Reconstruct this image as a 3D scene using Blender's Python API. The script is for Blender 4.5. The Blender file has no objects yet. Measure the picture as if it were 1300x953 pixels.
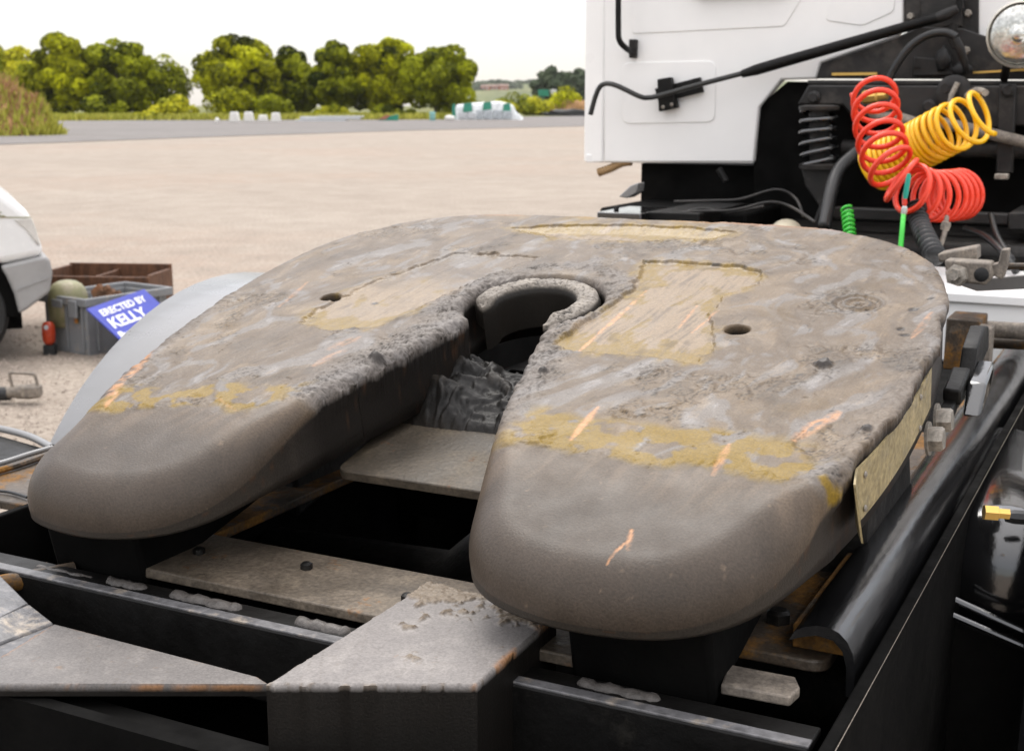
import bpy, bmesh, math, random
import numpy as np
from mathutils import Vector, Matrix
random.seed(7); rng = np.random.default_rng(7)
R = math.radians
sc = bpy.context.scene
col = sc.collection

# ------------------------------------------------------------------ camera, sky, sun, exposure
cam_d = bpy.data.cameras.new('camera'); cam = bpy.data.objects.new('camera', cam_d); col.objects.link(cam)
cam.location = (0.7282, -1.4510, 1.4552)
cam.rotation_euler = (R(90-11.727), 0, R(27))
cam_d.sensor_width = 36; cam_d.lens = 45.69
cam_d.clip_start = 0.05; cam_d.clip_end = 9000
cam_d.dof.use_dof = True; cam_d.dof.focus_distance = 1.32; cam_d.dof.aperture_fstop = 14
sc.camera = cam

SUN_EL, SUN_AZ = 58, -40          # overcast: a soft, high sun beyond the lorry, a little left
world = bpy.data.worlds.new('World'); sc.world = world; world.use_nodes = True
nt = world.node_tree; nt.nodes.clear()
def wn(t, **k):
    n = nt.nodes.new(t)
    for a, b in k.items(): setattr(n, a, b)
    return n
sky = wn('ShaderNodeTexSky', sky_type='NISHITA'); sky.sun_disc = False
sky.sun_elevation = R(SUN_EL); sky.sun_rotation = R(SUN_AZ)
bg1 = wn('ShaderNodeBackground'); bg1.inputs[1].default_value = 0.06
nt.links.new(sky.outputs[0], bg1.inputs[0])
# cloud layer: standard overcast distribution (zenith three times the horizon), faint cloud mottling
tc = wn('ShaderNodeTexCoord'); sep = wn('ShaderNodeSeparateXYZ'); nt.links.new(tc.outputs['Generated'], sep.inputs[0])
mx = wn('ShaderNodeMath', operation='MAXIMUM'); nt.links.new(sep.outputs[2], mx.inputs[0]); mx.inputs[1].default_value = 0
md = wn('ShaderNodeMath', operation='MULTIPLY_ADD'); nt.links.new(mx.outputs[0], md.inputs[0]); md.inputs[1].default_value = 1.45; md.inputs[2].default_value = 0.44
nz = wn('ShaderNodeTexNoise'); nz.inputs['Scale'].default_value = 2.2; nz.inputs['Detail'].default_value = 4
mpv = wn('ShaderNodeMapping'); mpv.inputs['Scale'].default_value = (1, 1, 3); nt.links.new(tc.outputs['Generated'], mpv.inputs[0]); nt.links.new(mpv.outputs[0], nz.inputs[0])
mr = wn('ShaderNodeMapRange'); nt.links.new(nz.outputs[0], mr.inputs[0]); mr.inputs[3].default_value = 0.93; mr.inputs[4].default_value = 1.07
mm = wn('ShaderNodeMath', operation='MULTIPLY'); nt.links.new(md.outputs[0], mm.inputs[0]); nt.links.new(mr.outputs[0], mm.inputs[1])
bg2 = wn('ShaderNodeBackground'); bg2.inputs[0].default_value = (1, 0.968, 0.955, 1); nt.links.new(mm.outputs[0], bg2.inputs[1])
ad = wn('ShaderNodeAddShader'); wo = wn('ShaderNodeOutputWorld')
nt.links.new(bg1.outputs[0], ad.inputs[0]); nt.links.new(bg2.outputs[0], ad.inputs[1]); nt.links.new(ad.outputs[0], wo.inputs[0])
bg1.inputs[1].default_value = 0.05

sl = bpy.data.lights.new('sun', 'SUN'); sl.energy = 1.5; sl.angle = R(35); sl.color = (1, 0.96, 0.9)
so = bpy.data.objects.new('sun', sl); col.objects.link(so)
so.rotation_euler = (R(90-SUN_EL), 0, R(180-SUN_AZ))
sc.view_settings.view_transform = 'Standard'; sc.view_settings.look = 'None'; sc.view_settings.exposure = .38; sc.view_settings.gamma = 1
sc.render.engine = 'CYCLES'

# ------------------------------------------------------------------ materials
MATS = {}
def pmat(name, c, rough=.5, metal=0, var=.25, scale=8, bump=.15, bscale=120, rust=0, rustc=(.25, .09, .025), rscale=14,
         dust=0, dustc=(.35, .29, .22), spec=.5, coat=0, stretch=(1, 1, 1), ior=1.45):
    if name in MATS: return MATS[name]
    m = bpy.data.materials.new(name); m.use_nodes = True; n = m.node_tree.nodes; l = m.node_tree.links
    b = n['Principled BSDF']; b.inputs['Metallic'].default_value = metal; b.inputs['IOR'].default_value = ior
    b.inputs['Specular IOR Level'].default_value = spec; b.inputs['Coat Weight'].default_value = coat; b.inputs['Coat Roughness'].default_value = .08
    t = n.new('ShaderNodeTexCoord'); mp = n.new('ShaderNodeMapping'); mp.inputs['Scale'].default_value = stretch; l.new(t.outputs['Object'], mp.inputs[0])
    def noise(s, d=5, r=.6):
        q = n.new('ShaderNodeTexNoise'); q.inputs['Scale'].default_value = s; q.inputs['Detail'].default_value = d; q.inputs['Roughness'].default_value = r
        l.new(mp.outputs[0], q.inputs[0]); return q.outputs[0]
    def ramp(o, a, bb):
        q = n.new('ShaderNodeMapRange'); q.inputs[1].default_value = a; q.inputs[2].default_value = bb; l.new(o, q.inputs[0]); return q.outputs[0]
    def mix(f, a, bb):
        q = n.new('ShaderNodeMix'); q.data_type = 'RGBA'
        if f is not None: l.new(f, q.inputs[0])
        for i, v in ((6, a), (7, bb)):
            if isinstance(v, tuple): q.inputs[i].default_value = (*v, 1)
            else: l.new(v, q.inputs[i])
        return q.outputs[2]
    f = ramp(noise(scale), .3, .7)
    out = mix(f, tuple(x*(1-var) for x in c), tuple(min(1, x*(1+var)) for x in c))
    rg = ramp(noise(scale*2.3), .3, .7)
    rr = n.new('ShaderNodeMapRange'); l.new(rg, rr.inputs[0]); rr.inputs[3].default_value = max(.02, rough*.8); rr.inputs[4].default_value = min(1, rough*1.25)
    ro = rr.outputs[0]
    if dust:
        df = ramp(noise(scale*1.7, 8, .7), .62-dust*.4, .75-dust*.2)
        out = mix(df, out, dustc)
    if rust:
        rf = ramp(noise(rscale, 8, .7), .66-rust*.35, .72-rust*.3)
        out = mix(rf, out, mix(ramp(noise(rscale*5), .3, .7), tuple(x*.5 for x in rustc), tuple(x*1.5 for x in rustc)))
        q = n.new('ShaderNodeMix'); l.new(rf, q.inputs[0]); l.new(ro, q.inputs[2]); q.inputs[3].default_value = .9; ro = q.outputs[0]
    if bump >= .3:
        fm = n.new('ShaderNodeMapRange'); fm.inputs[1].default_value = .3; fm.inputs[2].default_value = .7; fm.inputs[3].default_value = .68; fm.inputs[4].default_value = 1.32
        l.new(noise(bscale*1.6, 3), fm.inputs[0]); vm = n.new('ShaderNodeVectorMath'); vm.operation = 'SCALE'; l.new(out, vm.inputs[0]); l.new(fm.outputs[0], vm.inputs[3]); out = vm.outputs[0]
    l.new(out, b.inputs['Base Color']); l.new(ro, b.inputs['Roughness'])
    if bump:
        bp = n.new('ShaderNodeBump'); bp.inputs['Strength'].default_value = bump; bp.inputs['Distance'].default_value = .3/bscale
        l.new(noise(bscale, 4), bp.inputs['Height']); l.new(bp.outputs[0], b.inputs['Normal'])
    MATS[name] = m; return m

def attr_mat(name, bump=.3, bscale=350, spec=.5, finevar=.24):
    """albedo and roughness come from the mesh's own attributes (wear, paint, grease and drawn shade), fine grain from noise"""
    m = bpy.data.materials.new(name); m.use_nodes = True; n = m.node_tree.nodes; l = m.node_tree.links
    b = n['Principled BSDF']; b.inputs['Specular IOR Level'].default_value = spec
    a = n.new('ShaderNodeAttribute'); a.attribute_name = 'albedo'; r = n.new('ShaderNodeAttribute'); r.attribute_name = 'rough'
    t = n.new('ShaderNodeTexCoord')
    q = n.new('ShaderNodeTexNoise'); q.inputs['Scale'].default_value = bscale; q.inputs['Detail'].default_value = 4; l.new(t.outputs['Object'], q.inputs[0])
    mrr = n.new('ShaderNodeMapRange'); mrr.inputs[1].default_value = .25; mrr.inputs[2].default_value = .75; mrr.inputs[3].default_value = 1-finevar; mrr.inputs[4].default_value = 1+finevar
    l.new(q.outputs[0], mrr.inputs[0])
    v = n.new('ShaderNodeVectorMath'); v.operation = 'SCALE'; l.new(a.outputs['Color'], v.inputs[0]); l.new(mrr.outputs[0], v.inputs[3])
    l.new(v.outputs[0], b.inputs['Base Color']); l.new(r.outputs['Fac'], b.inputs['Roughness'])
    bp = n.new('ShaderNodeBump'); bp.inputs['Strength'].default_value = bump; bp.inputs['Distance'].default_value = .0012
    l.new(q.outputs[0], bp.inputs['Height']); l.new(bp.outputs[0], b.inputs['Normal'])
    MATS[name] = m; return m

def leaf_mat(name, dark, light):
    m = bpy.data.materials.new(name); m.use_nodes = True; n = m.node_tree.nodes; l = m.node_tree.links
    b = n['Principled BSDF']; b.inputs['Roughness'].default_value = .6; b.inputs['Specular IOR Level'].default_value = .06
    a = n.new('ShaderNodeAttribute'); a.attribute_name = 'tint'
    x = n.new('ShaderNodeMix'); x.data_type = 'RGBA'; x.inputs[6].default_value = (*dark, 1); x.inputs[7].default_value = (*light, 1); l.new(a.outputs['Fac'], x.inputs[0])
    l.new(x.outputs[2], b.inputs['Base Color'])
    tr = n.new('ShaderNodeBsdfTranslucent'); l.new(x.outputs[2], tr.inputs[0])
    ms = n.new('ShaderNodeMixShader'); ms.inputs[0].default_value = .1; l.new(b.outputs[0], ms.inputs[1]); l.new(tr.outputs[0], ms.inputs[2])
    l.new(ms.outputs[0], n['Material Output'].inputs[0]); MATS[name] = m; return m

WHITE = pmat('cab_white_paint', (.87, .86, .84), .32, var=.04, scale=3, bump=.02, bscale=30, coat=.2)
VANW = pmat('van_white_paint', (.78, .78, .77), .25, var=.03, bump=0, coat=.4)
BLACK = pmat('satin_black_paint', (.006, .0055, .005), .5, var=.5, scale=10, bump=.25, bscale=60, dust=.05, dustc=(.02, .018, .015), spec=.25)
VOID = pmat('void_black', (.004, .0038, .0035), .8, var=.5, bump=.2, spec=.08)  # near-black put in for deep shade under deck and cab
GLOSSB = pmat('gloss_black_paint', (.008, .008, .0085), .14, var=.4, bump=.1, bscale=45, coat=.6, ior=1.8)
IRONB = pmat('worn_black_paint', (.009, .009, .0095), .2, var=.6, scale=25, bump=.16, bscale=110, rust=0, rscale=18, stretch=(1, .35, 1), ior=1.75)
SOOT = pmat('dark_greasy_steel', (.01, .009, .008), .5, var=.6, scale=12, bump=.4, bscale=80, dust=.2, dustc=(.035, .03, .025), spec=.3)
ARCH = pmat('dusty_black_steel', (.02, .0185, .0175), .45, var=.6, scale=7, bump=.2, bscale=50, dust=.3, dustc=(.055, .048, .042), spec=.35)
RUST = pmat('rusty_deck_steel', (.06, .044, .03), .5, var=.5, scale=16, bump=.5, bscale=140, rust=.55, rustc=(.16, .075, .014), rscale=7, dust=.25, dustc=(.13, .108, .085))
WELD = pmat('grey_weld', (.085, .076, .069), .5, var=.4, scale=30, bump=.8, bscale=90)
GREYP = pmat('grey_paint', (.23, .225, .23), .4, var=.18, scale=9, bump=.15, bscale=120, rust=.12, rscale=30, rustc=(.4, .2, .1), dust=.2, dustc=(.33, .3, .27))
DGREYP = pmat('dark_grey_paint', (.13, .127, .13), .4, var=.3, scale=14, bump=.35, bscale=60, dust=.2)
GUARD = pmat('mudguard_grey_paint', (.2, .196, .192), .27, var=.08, scale=4, bump=.02, coat=.2, ior=1.6)
RUBBER = pmat('black_rubber', (.016, .016, .016), .6, var=.3, bump=.3)
HOSEB = pmat('black_hose', (.018, .018, .018), .35, var=.3, bump=0)
REDH = pmat('red_hose', (.8, .052, .02), .28, var=.06, bump=0, coat=.2)
YELH = pmat('yellow_hose', (.9, .5, .004), .28, var=.06, bump=0, coat=.2)
GRNH = pmat('green_hose', (.05, .55, .05), .3, var=.08, bump=0, coat=.2)
TEAL = pmat('teal_fitting', (.02, .33, .24), .4, var=.1, bump=0)
BRASS = pmat('brass', (.65, .42, .12), .35, metal=.8, var=.15)
CREAM = pmat('cream_paint', (.5, .45, .34), .5, var=.2, dust=.2)
TANTAG = pmat('tan_name_plate', (.33, .265, .14), .42, var=.22, scale=22, bump=.3, bscale=90, dust=.25, dustc=(.2, .17, .11), rust=.1, rustc=(.1, .07, .04))
DUSTY = pmat('dusty_steel', (.17, .145, .12), .6, var=.35, scale=25, bump=.5, bscale=150, dust=.4, dustc=(.26, .22, .175))
STEEL = pmat('old_bolt_steel', (.3, .27, .23), .42, metal=.4, var=.3, scale=40, bump=.4, dust=.2)
LAMPG = pmat('lamp_glass', (.55, .55, .51), .18, metal=.75, var=.35, scale=45, bump=.3, bscale=70, coat=1)
CHROME = pmat('lamp_rim', (.6, .57, .5), .25, metal=.7, var=.1)
PLASG = pmat('grey_crate_plastic', (.2, .205, .21), .45, var=.12, bump=.1, dust=.15)
VANB = pmat('van_bumper_plastic', (.3, .295, .29), .5, var=.1, bump=.05)
OLIVE = pmat('olive_paint', (.23, .22, .115), .5, var=.2, dust=.3)
WOODB = pmat('weathered_brown_wood', (.11, .05, .025), .7, var=.5, scale=20, bump=.5, stretch=(1, 1, .3))
BLUES = pmat('blue_sign_board', (.03, .045, .34), .35, var=.15, bump=0)
LETTW = pmat('white_lettering', (.8, .8, .8), .5, var=.05, bump=0)
REDL = pmat('red_lens', (.4, .045, .015), .25, var=.2, bump=0)
AMBER = pmat('clear_lens', (.62, .6, .56), .2, var=.15, bump=0, coat=.5)
CONC = pmat('white_concrete', (.72, .7, .66), .85, var=.1, bump=.3, bscale=20)
WRAP = pmat('white_wrap', (.7, .72, .72), .4, var=.15, scale=1.2, bump=.3, bscale=4)
TARP = pmat('green_tarp', (.02, .2, .13), .5, var=.3, scale=2, bump=.2, bscale=5)
DKGREEN = pmat('dark_green_paint', (.03, .13, .09), .5, var=.3, bump=0)
SHEET = pmat('pale_sheet', (.5, .51, .52), .5, var=.15, bump=0)
EARTH = pmat('orange_earth', (.36, .2, .09), .9, var=.4, scale=2, bump=.5, bscale=6)
BRICK = pmat('red_brick_far', (.35, .14, .09), .8, var=.2, bump=0)
ROOF = pmat('roof_far', (.22, .14, .11), .8, var=.2, bump=0)
BARK = pmat('bark', (.12, .095, .065), .9, var=.4, scale=3, bump=.5, bscale=12)

# ------------------------------------------------------------------ mesh helpers
class MB:
    def __init__(s): s.v = []; s.f = []
    def add(s, vs, fs):
        o = len(s.v); s.v += [tuple(map(float, p)) for p in vs]; s.f += [tuple(i+o for i in f) for f in fs]; return s
    def box(s, a, b):
        (x0, y0, z0), (x1, y1, z1) = a, b
        return s.add([(x0,y0,z0),(x1,y0,z0),(x1,y1,z0),(x0,y1,z0),(x0,y0,z1),(x1,y0,z1),(x1,y1,z1),(x0,y1,z1)],
                     [(0,3,2,1),(4,5,6,7),(0,1,5,4),(1,2,6,5),(2,3,7,6),(3,0,4,7)])
    def prism(s, poly, vec):
        n = len(poly); p = [Vector(q) for q in poly]; v = Vector(vec)
        nn = Vector((0, 0, 0))
        for i in range(n): nn += p[i].cross(p[(i+1) % n])
        if nn.dot(v) > 0: p.reverse()
        return s.add(p + [q+v for q in p], [tuple(range(n)), tuple(range(2*n-1, n-1, -1))] + [(i, n+i, n+(i+1) % n, (i+1) % n) for i in range(n)])
    def tube(s, path, r, n=10, caps=True, closed=False):
        P = [Vector(p) for p in path]; N = len(P); rs = r if hasattr(r, '__len__') else [r]*N
        T = []
        for i in range(N):
            a = P[(i-1) % N] if (i or closed) else P[0]; b = P[(i+1) % N] if (i < N-1 or closed) else P[-1]
            T.append((b-a).normalized())
        up = Vector((0, 0, 1)) if abs(T[0].z) < .9 else Vector((0, 1, 0))
        nrm = T[0].cross(up).normalized(); vs = []
        for i in range(N):
            nrm = (nrm - T[i]*nrm.dot(T[i])).normalized(); bn = T[i].cross(nrm)
            for k in range(n):
                a = 2*math.pi*k/n; vs.append(P[i] + (nrm*math.cos(a)+bn*math.sin(a))*rs[i])
        fs = [(i*n+k, i*n+(k+1) % n, (i+1)*n+(k+1) % n, (i+1)*n+k) for i in range(N-1) for k in range(n)]
        if closed: fs += [((N-1)*n+k, (N-1)*n+(k+1) % n, (k+1) % n, k) for k in range(n)]
        elif caps: fs += [tuple(range(n-1, -1, -1)), tuple((N-1)*n+k for k in range(n))]
        return s.add(vs, fs)
    def lathe(s, prof, o, ax, n=24):
        o = Vector(o); ax = Vector(ax).normalized(); e = ax.orthogonal().normalized(); g = ax.cross(e); m = len(prof); vs = []
        for r, h in prof:
            for k in range(n):
                a = 2*math.pi*k/n; vs.append(o + ax*h + (e*math.cos(a)+g*math.sin(a))*r)
        fs = [(i*n+k, i*n+(k+1) % n, (i+1)*n+(k+1) % n, (i+1)*n+k) for i in range(m-1) for k in range(n)]
        fs += [tuple(range(n-1, -1, -1)), tuple((m-1)*n+k for k in range(n))]
        return s.add(vs, fs)
    def blob(s, c, rad, seed=0, sub=2, amp=.25, freq=2.5):
        bm = bmesh.new(); bmesh.ops.create_icosphere(bm, subdivisions=sub, radius=1)
        from mathutils import noise as mn
        vs = []
        for v in bm.verts:
            k = 1 + amp*mn.noise(v.co*freq + Vector((seed*7.3, seed*3.1, seed)))
            vs.append((c[0]+v.co.x*k*rad[0], c[1]+v.co.y*k*rad[1], c[2]+v.co.z*k*rad[2]))
        bm.verts.index_update(); fs = [tuple(v.index for v in f.verts) for f in bm.faces]; bm.free()
        return s.add(vs, fs)
    def build(s, name, mat, parent=None, smooth=False, bevel=0, seg=2, world=True):
        me = bpy.data.meshes.new(name)
        off = Vector((0, 0, 0))
        if parent is not None and world:
            q = parent
            while q is not None: off += q.location; q = q.parent
        vs = [Vector(p)-off for p in s.v]
        org = Vector((0, 0, 0))
        if vs:   # origin of the piece at the middle of its foot
            org = Vector(((min(p.x for p in vs)+max(p.x for p in vs))/2, (min(p.y for p in vs)+max(p.y for p in vs))/2, min(p.z for p in vs)))
        me.from_pydata([p-org for p in vs], [], s.f)
        o = bpy.data.objects.new(name, me); col.objects.link(o); o.location = org
        if parent is not None: o.parent = parent
        me.materials.append(mat)
        if smooth:
            me.shade_smooth()
            if smooth != 2: me.set_sharp_from_angle(angle=R(40))
        if bevel:
            bv = o.modifiers.new('bevel', 'BEVEL'); bv.width = bevel; bv.segments = seg; bv.limit_method = 'ANGLE'; bv.harden_normals = False
            me.shade_smooth(); me.set_sharp_from_angle(angle=R(50))
        return o

def tag(o, label=None, cat=None, group=None, kind=None):
    if label: o['label'] = label
    if cat: o['category'] = cat
    if group: o['group'] = group
    if kind: o['kind'] = kind
    return o
def thing(name, loc, label, cat, rz=0, group=None):
    o = bpy.data.objects.new(name, None); col.objects.link(o); o.location = loc; o.rotation_euler = (0, 0, R(rz)); o.empty_display_size = .2
    return tag(o, label, cat, group)
def smooth_path(pts, n=8):
    P = [Vector(p) for p in pts]; out = []
    for i in range(len(P)-1):
        a = P[max(0, i-1)]; b = P[i]; c = P[i+1]; d = P[min(len(P)-1, i+2)]
        for k in range(n):
            t = k/n; out.append(.5*((2*b)+(c-a)*t+(2*a-5*b+4*c-d)*t*t+(3*b-a-3*c+d)*t**3))
    out.append(P[-1]); return out
def coil_path(axis, Rc, pitch_of, per=18, phase=0):
    """helix round a curved axis; pitch_of(t) gives the rise per turn along the axis, t in 0..1"""
    P = smooth_path(axis, 30); L = [0]
    for i in range(1, len(P)): L.append(L[-1]+(P[i]-P[i-1]).length)
    tot = L[-1]; T = [(P[min(i+1, len(P)-1)]-P[max(i-1, 0)]).normalized() for i in range(len(P))]
    nr = [T[0].cross(Vector((0, 1, .3))).normalized()]
    for i in range(1, len(P)): q = nr[-1]; nr.append((q-T[i]*q.dot(T[i])).normalized())
    out = []; s = 0.; a = phase
    while s < tot:
        i = max(j for j in range(len(L)) if L[j] <= s); f = 0 if i >= len(P)-1 else (s-L[i])/max(1e-9, L[i+1]-L[i]); j = min(i+1, len(P)-1)
        p = P[i].lerp(P[j], f); t = T[i].lerp(T[j], f).normalized(); q = nr[i].lerp(nr[j], f).normalized(); b = t.cross(q)
        rr = Rc(s/tot) if callable(Rc) else Rc
        out.append(p+(q*math.cos(a)+b*math.sin(a))*rr)
        a += 2*math.pi/per; s += pitch_of(s/tot)/per
    return out
def ss(a, b, x): t = np.clip((x-a)/(b-a), 0, 1); return t*t*(3-2*t)
_perm = rng.permutation(512); _perm = np.concatenate([_perm, _perm]); _ang = rng.uniform(0, 2*np.pi, 512); _gx, _gy = np.cos(_ang), np.sin(_ang)
def perlin(x, y):
    xi = np.floor(x).astype(int); yi = np.floor(y).astype(int); xf = x-xi; yf = y-yi
    u = xf**3*(xf*(xf*6-15)+10); v = yf**3*(yf*(yf*6-15)+10)
    def g(a, b, dx, dy): h = _perm[(_perm[a & 511]+b) & 511]; return _gx[h]*dx+_gy[h]*dy
    n0 = g(xi, yi, xf, yf)*(1-u)+g(xi+1, yi, xf-1, yf)*u; n1 = g(xi, yi+1, xf, yf-1)*(1-u)+g(xi+1, yi+1, xf-1, yf-1)*u
    return (n0*(1-v)+n1*v)*1.5
def fbm(x, y, o=4, g=.5):
    s = 0; a = 1; t = 0
    for k in range(o): s = s+a*perlin(x*2**k+k*17.3, y*2**k+k*9.1); t += a; a *= g
    return s/t
def seg_dist(x, y, a, b):
    ax, ay = a; bx, by = b; dx, dy = bx-ax, by-ay; t = np.clip(((x-ax)*dx+(y-ay)*dy)/(dx*dx+dy*dy), 0, 1)
    return np.hypot(x-ax-t*dx, y-ay-t*dy), t
def poly_sdf(x, y, poly):
    d = np.full(x.shape, 1e9); ins = np.zeros(x.shape, bool); n = len(poly)
    for i in range(n):
        a = poly[i]; b = poly[(i+1) % n]
        if abs(a[0]-b[0])+abs(a[1]-b[1]) < 1e-9: continue
        d = np.minimum(d, seg_dist(x, y, a, b)[0])
        c = (a[1] > y) != (b[1] > y)
        if a[1] != b[1]: ins ^= c & (x < (b[0]-a[0])*(y-a[1])/(b[1]-a[1])+a[0])
    return np.where(ins, d, -d)
def mix3(c, d, f): return c*(1-f[..., None])+np.array(d)*f[..., None]

def attr_mesh(name, co, faces, albedo, rough, mat, parent, smooth=True):
    """mesh from numpy arrays with per-vertex colour and roughness"""
    me = bpy.data.meshes.new(name); nf = len(faces)
    me.vertices.add(len(co)); me.vertices.foreach_set('co', co.astype(np.float32).ravel())
    me.loops.add(nf*4); me.loops.foreach_set('vertex_index', faces.astype(np.int32).ravel())
    me.polygons.add(nf); me.polygons.foreach_set('loop_start', np.arange(nf, dtype=np.int32)*4)
    me.update(calc_edges=True); me.validate()
    a = me.attributes.new('albedo', 'FLOAT_COLOR', 'POINT'); c4 = np.ones((len(co), 4), np.float32); c4[:, :3] = albedo; a.data.foreach_set('color', c4.ravel())
    r = me.attributes.new('rough', 'FLOAT', 'POINT'); r.data.foreach_set('value', rough.astype(np.float32))
    if smooth: me.shade_smooth()
    me.materials.append(mat); o = bpy.data.objects.new(name, me); col.objects.link(o)
    if parent is not None: o.parent = parent
    return o

# ------------------------------------------------------------------ ground
def ground_sheet(name, poly, z, mat):
    mb = MB(); n = len(poly); mb.add([(p[0], p[1], z) for p in poly], [tuple(range(n))])
    return tag(mb.build(name, mat), kind='structure')
def ground_mat(name, a, b, c, scale, bump, fine):
    m = bpy.data.materials.new(name); m.use_nodes = True; n = m.node_tree.nodes; l = m.node_tree.links; bs = n['Principled BSDF']
    bs.inputs['Roughness'].default_value = .9; bs.inputs['Specular IOR Level'].default_value = .2
    t = n.new('ShaderNodeTexCoord')
    def nz(s, d, st=(1, 1, 1)):
        mp = n.new('ShaderNodeMapping'); mp.inputs['Scale'].default_value = st; mp.inputs['Rotation'].default_value = (0, 0, R(-27)); l.new(t.outputs['Object'], mp.inputs[0])
        q = n.new('ShaderNodeTexNoise'); q.inputs['Scale'].default_value = s; q.inputs['Detail'].default_value = d; q.inputs['Roughness'].default_value = .65; l.new(mp.outputs[0], q.inputs[0]); return q.outputs[0]
    def ramp(o, p, q2): q = n.new('ShaderNodeMapRange'); q.inputs[1].default_value = p; q.inputs[2].default_value = q2; l.new(o, q.inputs[0]); return q.outputs[0]
    def mix(f, p, q2):
        q = n.new('ShaderNodeMix'); q.data_type = 'RGBA'; l.new(f, q.inputs[0])
        for i, v in ((6, p), (7, q2)):
            if isinstance(v, tuple): q.inputs[i].default_value = (*v, 1)
            else: l.new(v, q.inputs[i])
        return q.outputs[2]
    o = mix(ramp(nz(scale, 6, (.45, 1, 1)), .35, .65), a, b)
    o = mix(ramp(nz(scale*.35, 5), .5, .72), o, c)
    f = ramp(nz(fine, 8), .3, .72)
    o = mix(ramp(nz(fine*.12, 6), .35, .7), o, mix(ramp(nz(fine*.05, 3), .4, .6), tuple(x*.93 for x in a), tuple(x*1.05 for x in b)))
    g = mix(f, (.5, .48, .46), (1.18, 1.18, 1.18))
    mu = n.new('ShaderNodeMix'); mu.data_type = 'RGBA'; mu.blend_type = 'MULTIPLY'; mu.inputs[0].default_value = 1; l.new(o, mu.inputs[6]); l.new(g, mu.inputs[7])
    l.new(mu.outputs[2], bs.inputs['Base Color'])
    bp = n.new('ShaderNodeBump'); bp.inputs['Strength'].default_value = bump; bp.inputs['Distance'].default_value = .03; l.new(nz(fine, 6), bp.inputs['Height']); l.new(bp.outputs[0], bs.inputs['Normal'])
    return m
YARD = ground_mat('yard_gravel', (.346, .293, .243), (.402, .348, .292), (.4, .295, .23), .3, .6, 30)
ASPH = ground_mat('worn_asphalt', (.2, .185, .175), (.245, .23, .22), (.26, .23, .205), .12, .3, 14)
GRASSG = ground_mat('verge_grass', (.13, .15, .04), (.2, .2, .06), (.25, .2, .09), .3, .5, 4)
ground_sheet('ground', [(-4000, -300), (4000, -300), (4000, 4000), (-4000, 4000)], 0, YARD)
ground_sheet('asphalt_road', [(-42.04, 21.76, 0), (-39.09, 34.14, 0), (-40.17, 49.44, 0), (-40.05, 65.28, 0), (-37.26, 86.96, 0), (-14.48, 146.62, 0), (-21.24, 211.89, 0), (-74.53, 168.08, 0), (-88.05, 109.14, 0), (-94.39, 90.29, 0), (-109.96, 58.93, 0)], .02, ASPH)
ground_sheet('grass_verge', [(-138.75, 67.69, 0), (-96.83, 92.65, 0), (-90.59, 112.30, 0), (-75.99, 134.80, 0), (-75.39, 175.65, 0), (-22.16, 220.79, 0), (3000, 3900), (-3900, 3900)], .03, GRASSG)

# ------------------------------------------------------------------ the fifth wheel coupling
fw = thing('fifth_wheel', (0, 0, 1.2), 'greasy grey fifth wheel coupling plate with two horns and yellow grease patches', 'coupling plate')
fw.rotation_euler = (R(13), 0, 0)
PLATE = attr_mat('greased_steel', bump=.3, bscale=420, spec=.3)
half = [(0, .395), (.15, .395), (.28, .388), (.355, .362), (.415, .322), (.462, .262), (.49, .17), (.503, .06), (.505, -.05), (.5, -.17), (.487, -.27), (.466, -.36),
        (.442, -.43), (.412, -.473), (.37, -.5), (.315, -.511), (.255, -.509), (.198, -.49), (.161, -.453), (.139, -.39), (.118, -.3), (.095, -.21), (.075, -.13), (.062, -.07)]
hs = [(p.x, p.y) for p in smooth_path([(u, v, 0) for u, v in half], 6)]
arc = [(.092*math.cos(R(a)), .04+.092*math.sin(R(a))) for a in np.linspace(-52, 90, 30)]
right = hs + arc
lefth = [(0, .395), (.15, .395), (.26, .383), (.335, .35), (.39, .305), (.428, .24), (.449, .16), (.46, .06), (.454, -.05), (.437, -.15), (.417, -.25), (.401, -.34),
         (.4, -.41), (.396, -.458), (.368, -.499), (.315, -.514), (.255, -.513), (.198, -.492), (.161, -.453), (.139, -.39), (.118, -.3), (.095, -.21), (.075, -.13), (.062, -.07)]
left = [(p.x, p.y) for p in smooth_path([(u, v, 0) for u, v in lefth], 6)] + arc
outline = right + [(-u, v) for u, v in reversed(left)][1:-1]
h = .0017
us = np.arange(-.54, .5401, h); vs_ = np.arange(-.55, .4301, h); U, Vv = np.meshgrid(us, vs_, indexing='ij')
cu = np.arange(-.56, .5601, .004); cv = np.arange(-.57, .4501, .004); CU, CV = np.meshgrid(cu, cv, indexing='ij')
CS = poly_sdf(CU, CV, outline)
def bil(G, u, v):
    x = (u-cu[0])/.004; y = (v-cv[0])/.004; i = np.clip(x.astype(int), 0, G.shape[0]-2); j = np.clip(y.astype(int), 0, G.shape[1]-2); a = x-i; b = y-j
    return G[i, j]*(1-a)*(1-b)+G[i+1, j]*a*(1-b)+G[i, j+1]*(1-a)*b+G[i+1, j+1]*a*b
D0 = bil(CS, U, Vv)
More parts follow.
